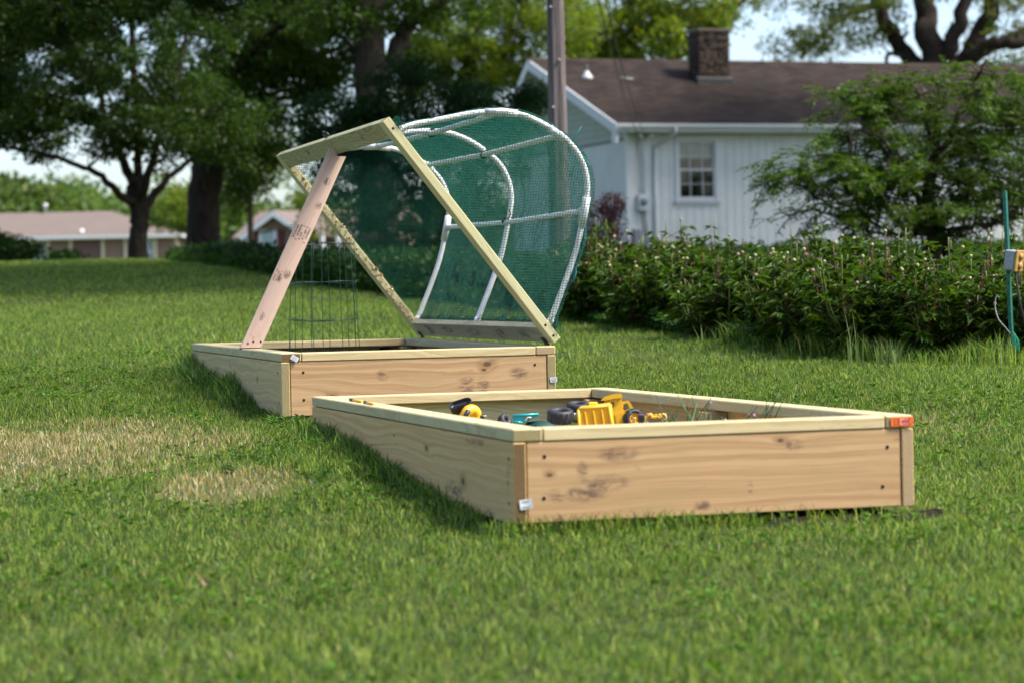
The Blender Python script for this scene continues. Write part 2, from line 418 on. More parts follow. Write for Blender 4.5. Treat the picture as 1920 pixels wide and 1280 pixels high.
def paper_tag(parent, c, rot, w_, h_, fold=.0, mats=None, lines=3, name="tag"):
    """thin stapled label: a slightly curled sheet with printed lines, facing -v of the bed"""
    mats = mats or [M_PAPER, M_INK]; mb = MB(); n = 6; V = []; t = .0008
    for s in (0, t):
        for i in range(n + 1):
            x = (i / n - .5) * w_; y = -s - fold * (i / n) ** 2
            V += [(x, y, -h_ / 2), (x, y, h_ / 2)]
    k = 2 * (n + 1); F_ = []
    for i in range(n):
        a = 2 * i; F_ += [(a, a + 1, a + 3, a + 2), (k + a, k + a + 2, k + a + 3, k + a + 1), (a, a + 2, k + a + 2, k + a), (a + 1, k + a + 1, k + a + 3, a + 3)]
    F_ += [(0, k, k + 1, 1), (k - 2, k - 1, 2 * k - 1, 2 * k - 2)]
    mb.add(V, F_, 0)
    for j in range(lines):
        z = h_ * (.28 - .56 * j / max(1, lines - 1)); x = -w_ * .38
        while x < w_ * .3:
            l = rng.uniform(.06, .16) * w_
            fy = fold * ((x + l / 2) / w_ + .5) ** 2
            mb.box((x + l / 2, -t - .0006 - fy, z), (l, .0006, h_ * .07), 1); x += l + w_ * .05
    m = Matrix.Translation(c) @ Matrix.Rotation(rot, 4, 'Y')
    return mb.build(name, mats, parent, m)
paper_tag(bed1, (.034, -.003, -.218), R_(-8), .036, .028, .006, lines=2)["label"] = "small white staple label low on the corner"
o = paper_tag(bed1, (B1W - .038, -.003, -.019), 0, .072, .028, .003, [M_ORANGE, M_INK], 3); o["label"] = "bright orange tag at the right corner"
mb = MB(); mb.box((.012, -.0022, 0), (.040, .0008, .022), 0)
for x in (-.002, .007, .016): mb.box((x + .004, -.0032, .001), (.007, .0006, .007), 1)
mb.build("faded_patch", [M_PINKISH, plain("tag_purple_print", (.38, .07, .16, 1), .6)], o)
paper_tag(bed2, (.060, -.003, -.024), R_(32), .032, .022, .004)["label"] = "white tag stapled on the brown board end"
paper_tag(bed2, (B2W - .012, -.003, -.150), R_(-4), .030, .022, .004)["label"] = "white tag at the right corner"

# ------------------------------------------------------------------ soil and sand inside the beds
def fill(mx, W, L, w, name, mat, label, cat, amp, kind=None):
    nx, ny = 60, 120; u = np.linspace(TH + .001, W - TH - .001, nx); v = np.linspace(TH + .006, L - TH - .006, ny)
    U, V = np.meshgrid(u, v, indexing='ij')
    H = w + amp * (vnoise(U * 9 + 3, V * 9) - .5) + amp * .6 * (vnoise(U * 31, V * 31 + 5) - .5)
    P = np.stack([U, V, H], -1).reshape(-1, 3)
    P = P @ np.array(mx.to_3x3()).T + np.array(mx.translation)
    i, j = np.meshgrid(np.arange(nx - 1), np.arange(ny - 1), indexing='ij'); a = (i * ny + j).reshape(-1)
    o = link(name, np_mesh(name, P, np.stack([a, a + ny, a + ny + 1, a + 1], 1), smooth=True), mat)
    return tag(o, label, cat, kind=kind or "stuff")
t = NT("dark_potting_soil"); v = t.obj(); nz = t.noise(v, 55, 6, .75); n2 = t.noise(v, 160, 3, .6)
M_SOIL = t.surf(t.ramp(t.math('ADD', t.math('MULTIPLY', nz, .6), t.math('MULTIPLY', n2, .4)), [(.35, (.012, .009, .008)), (.55, (.045, .033, .028)), (.72, (.13, .10, .085))]), .95, .1, nz, 1.0, .03)
t = NT("play_sand"); v = t.obj(); nz = t.noise(v, 90, 5, .7)
M_SAND = t.surf(t.mix(nz, (.20, .15, .10, 1), (.36, .29, .2, 1)), .95, .1, nz, .8, .01)
fill(MX1, B1W, B1L, -.155, "sand", M_SAND, "sand filling the front bed", "sand", .02)
fill(MX2, B2W, B2L, -.072, "soil", M_SOIL, "dark soil filling the rear bed", "soil", .035)

# ------------------------------------------------------------------ hoop cover, propped open
THETA, LW, LL = R_(52.18), 1.252, 2.588
hu = B2W - .0012
adir = Vector((-math.cos(THETA), 0, math.sin(THETA)))
mlid = MX2 @ frame((hu, .008, .0111), (0, 1, 0), adir)
lid = empty("hoop_cover", label="hinged timber frame with white hoops and green netting, propped open over the rear bed", cat="garden cover", mat=mlid)
board("side_rail", (CW / 2, LW / 2, TH / 2), LW, CW, TH, ((0, 1, 0), (-1, 0, 0)), W_LID, M_END_OLIVE, lid)
board("side_rail", (LL - CW / 2, LW / 2, TH / 2), LW, CW, TH, ((0, 1, 0), (-1, 0, 0)), W_LID, M_END_OLIVE, lid)
o = board("end_rail", (LL / 2, LW - CW / 2, TH / 2 + .001), LL - 2 * CW - .004, CW, TH, ((1, 0, 0), (0, 1, 0)), W_LIDTOP, M_END_OLIVE, lid)
o["label"] = "green tinted top rail with swirling grain"
board("end_rail", (LL / 2, CW / 2, TH / 2 + .001), LL - 2 * CW - .004, CW, TH, ((1, 0, 0), (0, 1, 0)), W_LIDBOT, M_END_OLIVE, lid)
for a in (.03, .09, LW - .05): screw((-.0003, a, TH / 2), (-1, 0, 0), lid)
for a in (.02, .35): screw((.05, a, TH + .0005), (0, 0, 1), lid)
M_PVC = plain("white_pvc", (.80, .81, .82, 1), .32, .5, var=.03, coat=.1)
M_NETG = plain("green_plastic_net", (.0015, .085, .058, 1), .55, .2, var=.1)
M_TIE = plain("black_zip_tie", (.012, .014, .02, 1), .4, .5)
M_TIEG = plain("green_zip_tie", (.01, .33, .17, 1), .4, .5)
M_TWINE = plain("blue_green_twine", (.01, .12, .17, 1), .6, .3)
PROF = smoothline([(.068, .036), (.115, .12), (.168, .215), (.25, .35), (.35, .478), (.435, .570), (.52, .618), (.61, .634), (.70, .618), (.81, .578), (.915, .505), (1.01, .385), (1.09, .235), (1.15, .12), (1.182, .036)], 6)
def prof_at(a_target):
    i = int(np.argmin(np.abs(PROF[:, 0] - a_target))); return PROF[i]
PR = .0135
def hoop_pts(x, jit=0): return np.stack([np.full(len(PROF), x), PROF[:, 0], PROF[:, 1]], 1)
HX = (.048, LL / 2, LL - .048)
for x in HX:
    mb = MB(); mb.tube(hoop_pts(x), PR, 14)
    for e in (0, -1): 
        p = hoop_pts(x)[e]; mb.tube([p, p + np.array([0, 0, .0]) + (hoop_pts(x)[(6 if e == 0 else -7)] - p) * .35], PR * 1.2, 12)
    mb.build("hoop", M_PVC, lid)
JA = (.36, .70, .955)
JI = [int(np.argmin(np.abs(PROF[:, 0] - a))) for a in JA]
for i in JI:
    a, n = PROF[i]
    P = smoothline([(HX[0] + .01, a, n), (HX[0] + .6, a, n - .012), (HX[1], a, n - .022), (HX[1] + .6, a, n - .012), (HX[2] - .01, a, n)], 6)
    mb = MB(); mb.tube(P, PR * .92, 12); mb.build("purlin", M_PVC, lid)
    for k, x in enumerate((HX[0], HX[2])):     # tee fittings on the two end hoops
        s = 1 if k == 0 else -1; hp = hoop_pts(x); mb = MB()
        mb.tube([hp[i - 3], hp[i], hp[i + 3]], PR * 1.38, 14); mb.tube([(x, a, n), (x + s * .055, a, n)], PR * 1.38, 14)
        mb.build("tee_fitting", M_PVC, lid)
    # black zip tie at the middle crossing, its tail sticking out
    mb = MB()
    for d in ((1, .9), (-1, 1.0)):
        c = np.array([HX[1], a, n - .011]); T = hoop_pts(HX[1])[i + 1] - hoop_pts(HX[1])[i - 1]; T /= np.linalg.norm(T); Xv = np.array([d[0], 0, 0.])
        e1 = (T + Xv) / math.sqrt(2); e2 = np.cross(T, Xv); e2 /= np.linalg.norm(e2)
        for o_ in (-.007, .0, .007):
            ring = [c + o_ * np.cross(e1, e2) + (e1 * math.cos(q) * 1.15 + e2 * math.sin(q) * 1.9) * PR for q in np.linspace(0, 2 * math.pi, 17)]
            mb.tube(ring, .0034, 5)
    mb.tube([c, c + np.array([-.03, .02, .03]), c + np.array([-.05, .05, .035])], .0028, 5)
    mb.box(c + np.array([.0, -.0, .024]), (.014, .012, .010))
    mb.build("zip_tie", M_TIE, lid)
# netting: diamond mesh over the hoops and across both ends
seg = np.linalg.norm(np.diff(PROF, axis=0), axis=1); S = np.concatenate([[0], np.cumsum(seg)]); ST = S[-1]
def net_surf(s, x):
    a = np.interp(s, S, PROF[:, 0]); n = np.interp(s, S, PROF[:, 1])
    da = np.interp(s + .02, S, PROF[:, 0]) - np.interp(s - .02, S, PROF[:, 0]); dn = np.interp(s + .02, S, PROF[:, 1]) - np.interp(s - .02, S, PROF[:, 1])
    l = np.hypot(da, dn) + 1e-9; na, nn = -dn / l, da / l
    k = np.sin(np.pi * np.clip(((x - HX[0]) % (HX[1] - HX[0])) / (HX[1] - HX[0]), 0, 1))
    off = .018 - .022 * k * np.sin(np.pi * s / ST) + .014 * (vnoise(s * 7 + 3, x * 6 + 9) - .5) + .006 * (vnoise(s * 30, x * 22) - .5)
    return np.stack([x, a + na * off, n + nn * off], -1), np.stack([0 * x, na, nn], -1)
NV, NF, NC = [], [], 0
def strand(P, N, r):
    global NC
    k = len(P)
    if k < 2: return
    T = np.gradient(P, axis=0); T /= np.linalg.norm(T, axis=1, keepdims=True) + 1e-12
    B = np.cross(T, N); B /= np.linalg.norm(B, axis=1, keepdims=True) + 1e-12; N2 = np.cross(B, T)
    V = np.stack([P + N2 * r, P - N2 * r * .5 + B * r * .87, P - N2 * r * .5 - B * r * .87], 1).reshape(-1, 3)
    i = np.arange(k - 1)[:, None] * 3; j = np.arange(3)[None]; j2 = (j + 1) % 3
    Fq = np.stack([i + j, i + j2, i + 3 + j2, i + 3 + j], -1).reshape(-1, 4)
    NV.append(V); NF.append(Fq + NC); NC += len(V)
CELL = .0165; NR = .00104; XA, XB = -.008, LL + .01
for sgn in (1, -1):
    span = (XB - XA) + ST * .75
    for c in np.arange(-ST * .75 if sgn > 0 else 0, (XB - XA) if sgn > 0 else span, CELL):
        s = np.arange(-.03, ST + .03, CELL * .66); x = XA + c + sgn * (s) * .62
        x = x + .010 * (vnoise(s * 5 + 40, np.full_like(s, c * 3)) - .5)
        k = (x >= XA) & (x <= XB)
        if k.sum() < 2: continue
        P, N = net_surf(s[k], x[k]); strand(P, N, NR)
from_poly = PROF
def inside(a, n):
    top = np.interp(a, *(lambda o: (PROF[o, 0], PROF[o, 1]))(np.argsort(PROF[:, 0])), left=-1, right=-1)
    return (n < top + .018) & (n > .03) & (a > .05) & (a < 1.2)
for xe, wob in ((.026, .012), (LL - .026, .02)):
    for sgn in (1, -1):
        for c in np.arange(-1.4, 2.2, CELL * 1.12):
            a = np.arange(.03, 1.22, CELL * .55); n = (c + sgn * (a * 1.15)) if sgn > 0 else (c + .2 - (a - .2) * 1.15)
            n = n + .012 * (vnoise(a * 6, np.full_like(a, c * 4)) - .5)
            ok = inside(a, n); 
            if ok.sum() < 2: continue
            idx = np.where(ok)[0]
            for run in np.split(idx, np.where(np.diff(idx) > 1)[0] + 1):
                if len(run) < 2: continue
                aa, nn = a[run], n[run]
                X = xe + wob * (vnoise(aa * 5 + 7, nn * 5) - .5) * 2 * np.minimum(1, np.abs(nn - .03) * 4)
                strand(np.stack([X, aa, nn], -1), np.tile([1.0, 0, 0], (len(run), 1)), NR)
# bunched hem along the top rail and the hinge rail
for base, nn0 in ((LW - .06, .05), (.055, .045)):
    for k in range(34):
        xs = np.linspace(XA, XB, 90); ph = rng.uniform(0, 9)
        P = np.stack([xs, base + rng.uniform(-.028, .028) + .012 * np.sin(xs * 31 + ph) + .008 * np.sin(xs * 77 + ph), nn0 + rng.uniform(-.008, .03) + .008 * np.sin(xs * 53 + ph)], -1)
        strand(P, np.tile([0, 0, 1.0], (90, 1)), NR)
link("netting", np_mesh("netting", np.concatenate(NV), np.concatenate(NF), smooth=True), M_NETG, lid)
def S2(s, x, lift=0.0):
    P, N = net_surf(np.array([s]), np.array([x])); return P[0] + N[0] * lift
# green zip-tie tails poking out, blue-green twine lacing
for (s, x, d) in ((.95 * ST / 1.9, .12, (-.02, .03, .085)), (1.02, .5, (-.01, .06, .05)), (1.06, .9, (0, .01, .045)), (1.1, 1.15, (0, .02, .04)), (.36, .06, (-.05, -.03, .03)), (.27, .08, (-.05, -.02, .02)), (.80, .07, (-.09, -.05, -.03)), (1.1, 1.5, (0, .02, .04)), (.72, .3, (-.03, .05, .07))):
    p = S2(s, x, .004); mb = MB(); e = p + np.array(d); mb.tube([p, p + np.array(d) * .5 + [0, 0, .004], e], [.0022, .0018, .001], 4)
    mb.tube([p + [0, -.008, 0], p + [0, 0, .01], p + [0, .008, 0]], .003, 4); mb.build("zip_tie", M_TIEG, lid)
for path in ([(.18, .03), (.26, .02), (.33, .16), (.38, .09), (.30, .05), (.22, .02)], [(.80, .45), (.9, .30), (.98, .2), (.92, .12), (.80, .09), (.70, .1)], [(.30, .03), (.42, .03), (.5, .10), (.44, .05)]):
    P = smoothline([S2(s * ST / 1.9 * 1.15, x, .006) for s, x in path], 6); mb = MB()
    for k in range(3): mb.tube(P + rng.normal(0, .003, (1, 3)) + .003 * np.sin(np.arange(len(P))[:, None] * .9 + k), .0022, 5)
    mb.build("twine", M_TWINE, lid)
# leaf litter and seed husks caught in the net along the far rail
t = NT("dry_husks"); a = t.n("ShaderNodeAttribute", attribute_name="tint"); M_HUSK = t.surf(a.outputs["Color"], .8, .2)
N_ = 520; c = np.stack([LL - CW + rng.normal(0, .009, N_) + .004, rng.uniform(.03, LW - .10, N_), TH * .5 + rng.uniform(-.016, .02, N_)], -1)
V = []; Fh = []; tc = []
pal = np.array([(.62, .42, .12), (.66, .54, .28), (.45, .28, .12), (.68, .45, .26), (.60, .52, .38), (.55, .42, .08)])
for i in range(N_):
    e = rng.normal(0, 1, (4, 3)) * rng.uniform(.003, .0065); V.append(c[i] + e); b = 4 * i
    Fh += [(b, b + 1, b + 2), (b, b + 2, b + 3), (b, b + 3, b + 1), (b + 1, b + 3, b + 2)]; tc += [pal[rng.integers(6)]] * 4
tag(link("husks", np_mesh("husks", np.concatenate(V), np.array(Fh), tint=np.array(tc)), M_HUSK, lid), kind="stuff")
mb = MB(); p0 = np.array([1.28, LW + .004, .02])
mb.tube([p0, p0 + [.02, .02, .0], p0 + [.05, .018, .005], p0 + [.03, .03, .01], p0 + [-.02, .022, .01], p0 + [-.03, .0, .01]], .005, 6)
mb.box(p0 + [0, .008, 0], (.03, .016, .014)); mb.build("latch", M_TIE, lid)
# hinges between cover and bed
for x in (.12, LL - .12):
    mb = MB(); mb.tube([(x - .03, -.004, -.003), (x + .03, -.004, -.003)], .0045, 8); mb.box((x, .016, -.002), (.06, .034, .002)); mb.build("hinge", M_SCREW, lid)

# ------------------------------------------------------------------ pink prop board
pb = b2(.045, 1.03, .001); pt_ = np.array(mlid @ Vector((1.23, LW - CW + .002, -.004)))
ux = np.array(MX2.to_3x3() @ Vector((1, 0, 0))); vx = np.array(MX2.to_3x3() @ Vector((0, 1, 0)))
# the board leans in the plane of its length and the bed's width; broad face towards the viewer
d = pt_ - pb; d /= np.linalg.norm(d); Ln = np.linalg.norm(pt_ - pb)
side = ux - d * (ux @ d); side /= np.linalg.norm(side); nr = np.cross(d, side)   # nr is the thickness direction
hw = CW / 2
# outline in (along, across): foot cut flat on the cap, head notched round the rail
zc_ = d[2]; zs_ = side[2]
foot = lambda s: -s * zs_ / zc_
out = [(foot(-hw), -hw), (foot(hw), hw), (Ln + .005, hw), (Ln - .012, hw * .1), (Ln + .05, -hw * .62), (Ln + .015, -hw)]
mb = MB(); fn = lambda x, y, dd: pb + d * x + side * y + nr * dd
V = np.array([(x - Ln / 2, y, z) for z in (-TH / 2, TH / 2) for x, y in out]); n = len(out)
mb.add(V, [tuple(range(n))[::-1], tuple(range(n, 2 * n))] + [(i, (i + 1) % n, (i + 1) % n + n, i + n) for i in range(n)])
prop = mb.build("prop_board", [W_BRACE]); tag(prop, "pinkish lumber board leaning up from the rear bed to hold the cover open", "prop board")
vz = nr if nr @ vx < 0 else nr
m = Matrix.Identity(4)
for i in range(3): m[i][0] = d[i]; m[i][1] = side[i]; m[i][2] = nr[i]; m[i][3] = (pb + d * Ln / 2)[i]
prop.matrix_world = m
sgn = 1 if nr @ vx < 0 else -1
zf = sgn * (TH / 2 + .0006)
mb = MB()        # printed lumber stamp: rows of small characters running along the board
def stamp(x0, y0, rows, L_, rowh, dens=1.0):
    for r in range(rows):
        x = x0
        while x < x0 + L_:
            if rng.random() < .85 * dens:
                k = rng.integers(4); cx, cy, h = x + .0035, y0 + r * rowh, rowh * .6
                mb.box((cx - .0022, cy, zf), (.0012, h, .0006))
                if k in (0, 2): mb.box((cx + .0018, cy, zf), (.0012, h, .0006))
                if k in (0, 1, 3): mb.box((cx, cy + h * .4, zf), (.0045, .0011, .0006))
                if k in (1, 2): mb.box((cx, cy - h * .1, zf), (.0045, .0011, .0006))
                if k == 3: mb.box((cx, cy - h * .4, zf), (.0045, .0011, .0006))
            x += .0078
stamp(-.185, -.034, 3, .06, .011, .7)
mb.build('stamp', M_INK, prop); mb = MB(); stamp(.045, -.030, 5, .085, .0145, .8)
mb.box((.085, -.040, zf), (.075, .0015, .0006))
ob = mb.build("stamp", M_INK, prop)
for (x, y) in ((-Ln / 2 + .03, .0), (-Ln / 2 + .045, .032), (-Ln / 2 + .012, -.02)):
    mb = MB(); mb.lathe([(.0001, 0), (.0045, 0), (.0048, -.001)], c=(x, y, zf), n=10); mb.build("screw", M_SCREW, prop)

# ------------------------------------------------------------------ wire plant cage in the rear bed
M_CAGE = plain("green_coated_wire", (.012, .055, .035, 1), .4, .5)
cb = b2(.644, 2.20, -.075); mb = MB(); cage = empty("plant_cage", cb, "round dark green wire cage standing in the rear bed soil", "plant cage")
zt = .59; rz = lambda z: .188 - .022 * z / zt
NWI = 13; phs = [2 * math.pi * (k + .18 * math.sin(k * 2.3)) / NWI for k in range(NWI)]
for ph in phs:
    mb = MB(); dr = rng.normal(0, .004, 2)
    mb.tube([(rz(z) * math.cos(ph) + dr[0] * math.sin(z * 6), rz(z) * math.sin(ph) + dr[1], z) for z in np.linspace(-.06, zt + .012, 9)], .0020, 6)
    mb.build("upright_wire", M_CAGE, cage)
for z in (zt, .385, .19):
    mb = MB(); mb.tube([((rz(z) + .004) * math.cos(q), (rz(z) + .004) * math.sin(q), z + .006 * math.sin(q * 2 + z * 9) + (.012 if q > 6.2 else 0)) for q in np.linspace(0, 2 * math.pi + .25, 46)], .0024, 6)
    mb.build("ring_wire", M_CAGE, cage)

# ------------------------------------------------------------------ ground
ys = np.concatenate([np.linspace(-400, -70, 12), np.linspace(-60, 0, 7), np.linspace(1, 40, 157), np.linspace(44, 200, 40), np.linspace(230, 1200, 20)])
xs = np.concatenate([np.linspace(-500, -30, 12), np.linspace(-28, 28, 113), np.linspace(30, 500, 12)])
Xg, Yg = np.meshgrid(xs, ys, indexing='ij')
def bump(x, y): return .035 * (vnoise(x * .9 + 7, y * .9 + 3) - .5) + .018 * (vnoise(x * 2.7, y * 2.7) - .5)
def gh(x, y): return gz(y) + bump(np.asarray(x, float), np.asarray(y, float)) * np.clip((np.asarray(y, float)) / 3, 0, 1)
Zg = gh(Xg, Yg)
a = (np.arange(len(xs) - 1)[:, None] * len(ys) + np.arange(len(ys) - 1)[None]).reshape(-1)
t = NT("lawn_soil"); v = t.obj(); nz = t.noise(v, 1.2, 5, .6); n2 = t.noise(v, 30, 4, .7)
M_GROUND = t.surf(t.mix(t.mapr(n2, .3, .7), t.mix(nz, (.05, .095, .018, 1), (.085, .13, .03, 1)), (.05, .045, .02, 1)), .95, .1, n2, .8, .03)
o = link("lawn", np_mesh("lawn", np.stack([Xg, Yg, Zg], -1).reshape(-1, 3), np.stack([a, a + len(ys), a + len(ys) + 1, a + 1], 1), smooth=True), M_GROUND)
tag(o, "gently rising mown lawn", "lawn", kind="structure")

def in_box(x, y, mx, W, L, m=0.0):
    i = np.array(mx.inverted()); u = i[0, 0] * x + i[0, 1] * y + i[0, 3]; v = i[1, 0] * x + i[1, 1] * y + i[1, 3]
    return (u > -m) & (u < W + m) & (v > -m) & (v < L + m), u, v
BEDL = np.array([(ground_at(px, py))[:2] for px, py in ((1010, 590), (1080, 606), (1200, 622), (1400, 650), (1560, 668), (1700, 680), (1800, 684))] + [(3.4, 12.6), (5, 12.3)])
def bed_edge_y(x): return np.interp(x, BEDL[:, 0], BEDL[:, 1], left=1e3)
P1 = ground_at(200, 835); P2 = ground_at(435, 915); P3 = ground_at(100, 845); P4 = ground_at(1740, 800)
P1a, P1b = ground_at(-120, 835), ground_at(430, 835)

def blades(x, y, h, wd, tint, lean=.35, tris=3):
    n = len(x); z = gh(x, y) - .004; ang = rng.uniform(0, 2 * math.pi, n); la = rng.uniform(0, 2 * math.pi, n)
    sx, sy = np.cos(ang) * wd / 2, np.sin(ang) * wd / 2; l = h * lean * rng.uniform(.1, 1.6, n)
    dx, dy = np.cos(la) * l, np.sin(la) * l
    b = np.stack([x, y, z], -1); s = np.stack([sx, sy, 0 * sx], -1)
    mid = b + np.stack([dx * .35, dy * .35, h * .55], -1); tip = b + np.stack([dx, dy, h * (1 - .25 * np.minimum(1, lean * 1.2))], -1)
    if tris == 3:
        V = np.stack([b - s, b + s, mid - s * .8, mid + s * .8, tip], 1).reshape(-1, 3); k = 5
        f = np.array([(0, 1, 3), (0, 3, 2), (2, 3, 4)])
    else:
        V = np.stack([b - s, b + s, tip], 1).reshape(-1, 3); k = 3; f = np.array([(0, 1, 2)])
    Fb = (np.arange(n)[:, None, None] * k + f[None]).reshape(-1, 3)
    return V, Fb, np.repeat(tint, k, axis=0)
def scatter(y0, y1, dens, k=.235, m=1.45):
    n = int(((k * (y1 ** 2 - y0 ** 2)) + 2 * m * (y1 - y0)) * dens)
    yy = rng.uniform(0, 1, n * 2) * (y1 - y0) + y0; keep = rng.random(n * 2) < (k * yy + m) / (k * y1 + m); yy = yy[keep][:n]
    xx = rng.uniform(-1, 1, len(yy)) * (k * yy + m); return xx, yy
def patch_amount(x, y):
    """how dry the lawn is at a spot"""
    nz = vnoise(x * 3.1 + 11, y * 1.8 + 2) * .55 + vnoise(x * 9 + 5, y * 6) * .25 + vnoise(x * 26, y * 17) * .28
    d1 = np.clip(1.15 - np.sqrt(((x - P1[0] + .15) / .72) ** 2 + ((y - P1[1] + .1) / 1.15) ** 2), 0, 1)
    d2 = np.clip(1.2 - np.sqrt(((x - P2[0]) / .24) ** 2 + ((y - P2[1]) / .40) ** 2), 0, 1)
    d4 = np.clip(1.1 - np.sqrt(((x - P4[0]) / .35) ** 2 + ((y - P4[1]) / .7) ** 2), 0, 1) * .5
    return np.clip(np.maximum.reduce([d1 * 1.2, d2 * 1.7, d4]) * (nz * 2.6 - .38), 0, 1)
def grass_tint(x, y, n):
    base = np.array([.135, .238, .026]); yel = np.array([.33, .39, .075]); dk = np.array([.028, .072, .012]); blu = np.array([.13, .215, .085])
    big = vnoise(x * .8 + 31, y * .5 + 17); r = rng.random((n, 1))
    c = np.where(r < .32, dk, np.where(r < .66, base, np.where(r < .9, yel, blu)))
    c = c * (1 - .25 * (big[:, None] - .5)) * rng.uniform(.75, 1.25, (n, 1))
    pa = patch_amount(x, y); dry = rng.random(n) < pa * 1.02
    straw = np.array([[.56, .43, .22], [.40, .28, .13], [.70, .60, .40], [.30, .27, .07]])[rng.integers(0, 4, n)] * rng.uniform(.7, 1.1, (n, 1))
    dry |= rng.random(n) < .015
    c[dry] = straw[dry]; return c, pa, dry
GV, GF, GT, gc = [], [], [], 0
def addg(V, Fb, T):
    global gc
    GV.append(V); GF.append(Fb + gc); GT.append(T); gc += len(V)
for (y0, y1, dens, hh, ww, tr) in ((3.8, 13.2, 9000, .031, .0029, 3), (13.2, 22, 2600, .042, .005, 1), (22, 41, 900, .038, .010, 1)):
    x, y = scatter(y0, y1, dens)
    i1 = in_box(x, y, MX1, B1W, B1L)[0] | in_box(x, y, MX2, B2W, B2L)[0] | (y > bed_edge_y(x) + .15)
    x, y = x[~i1], y[~i1]; n = len(x)
    c, pa, dry = grass_tint(x, y, n)
    keep = rng.random(n) > pa * .5; x, y, c, pa, dry = x[keep], y[keep], c[keep], pa[keep], dry[keep]; n = len(x)
    cl = vnoise(x * 11, y * 11) * .6 + vnoise(x * 3.3 + 9, y * 3.3) * .4
    h = hh * rng.uniform(.55, 1.35, n) * (.55 + .95 * cl) * np.where(dry, .9, 1)
    _, u, v = in_box(x, y, MX1, B1W, B1L); _, u2, v2 = in_box(x, y, MX2, B2W, B2L)
    near1 = np.exp(-np.clip(-u, 0, 9) / .07) * ((u < 0) & (v > .2) & (v < B1L)); near2 = np.exp(-np.clip(-u2, 0, 9) / .07) * ((u2 < 0) & (v2 > -.05) & (v2 < B2L))
    h *= 1 + 1.1 * near1 + 1.6 * near2 * vnoise(x * 9, y * 9)
    addg(*blades(x, y, h, ww * rng.uniform(.6, 1.3, n), c, .55, tr))
# taller unmown fringe at the beds' left sides
for (mx, L, nn, hh) in ((MX1, B1L, 2600, .085), (MX2, B2L, 4200, .15)):
    v = rng.uniform(.25, L, nn) ; u = -np.abs(rng.normal(0, .05, nn)) - .004
    P = np.stack([u, v, 0 * v], -1) @ np.array(mx.to_3x3()).T + np.array(mx.translation)
    c, pa, dry = grass_tint(P[:, 0], P[:, 1], nn); c = c * np.array([.75, .9, 1.0])
    h = hh * rng.uniform(.4, 1.25, nn) * (.4 + .9 * vnoise(P[:, 0] * 6, P[:, 1] * 6)) * (.35 + .65 * np.clip(v / L * 1.6, 0, 1))
    addg(*blades(P[:, 0], P[:, 1], h, rng.uniform(.003, .005, nn), c, .45, 3))
# fringe under the front face of the sandbox and a few tall seed stalks
nn = 1500; u = rng.uniform(-.1, B1W, nn); v = -np.abs(rng.normal(0, .03, nn)) - .006
ok = rng.random(nn) < np.where(u > .75, .18, 1); u, v = u[ok], v[ok]; nn = len(u)
P = np.stack([u, v, 0 * v], -1) @ np.array(MX1.to_3x3()).T + np.array(MX1.translation)
c, pa, dry = grass_tint(P[:, 0], P[:, 1], nn); addg(*blades(P[:, 0], P[:, 1], rng.uniform(.03, .085, nn), np.full(nn, .0036), c, .5, 3))
# rough longer grass at the foot of the flower bed, right side
nn = 5200; bx = rng.uniform(1.25, 4.0, nn); by = bed_edge_y(bx) + rng.normal(.0, .16, nn); c, pa, dry = grass_tint(bx, by, nn)
addg(*blades(bx, by, rng.uniform(.05, .17, nn) * (.5 + vnoise(bx * 4, by * 4)), np.full(nn, .005), c * 1.05, .5, 3))
t = NT("grass_blade"); a = t.n("ShaderNodeAttribute", attribute_name="tint")
M_GRASS = t.surf(a.outputs["Color"], .55, .22, trans=.42, tcol=t.mix(1.0, a.outputs["Color"], (1.25, 1.3, .8, 1), 'MULTIPLY'))
o = link("grass", np_mesh("grass", np.concatenate(GV), np.concatenate(GF), tint=np.concatenate(GT)), M_GRASS)
tag(o, "short green lawn grass with straw coloured dry patches on the left", "grass", kind="stuff")
del GV, GF, GT

def tints(n, lo=.65, hi=1.3, warm=.12, clump=None):
    k = rng.uniform(lo, hi, (n, 1)); h = rng.normal(0, warm, (n, 1))
    return k * np.concatenate([1 + h, np.ones((n, 1)), 1 - h * .5], 1)
# clover and small broad leaved weeds all through the near lawn
xw, yw = scatter(3.9, 15, 170); cl_ = vnoise(xw * 1.3 + 80, yw * 1.3); kk = (patch_amount(xw, yw) < .22) & (rng.random(len(xw)) < np.clip((cl_ - .38) * 3.2, .04, 1)) & ~(in_box(xw, yw, MX1, B1W, B1L, .02)[0] | in_box(xw, yw, MX2, B2W, B2L, .02)[0]); xw, yw = xw[kk], yw[kk]; cl_ = cl_[kk]
nr_ = len(xw); ph_ = np.arange(5)[None] * 1.257 + rng.uniform(0, 6.3, (nr_, 1)); el_ = rng.uniform(.2, 1.1, (nr_, 5))
CW_ = np.repeat(np.stack([xw, yw, gh(xw, yw) + rng.uniform(.012, .03, nr_)], -1), 5, axis=0); DW_ = np.stack([np.cos(ph_), np.sin(ph_), el_], -1).reshape(-1, 3); sw_ = np.repeat(rng.uniform(.010, .024, nr_), 5)
CLOVER = (CW_, DW_, sw_, np.repeat(tints(nr_, .7, 1.5), 5, axis=0))

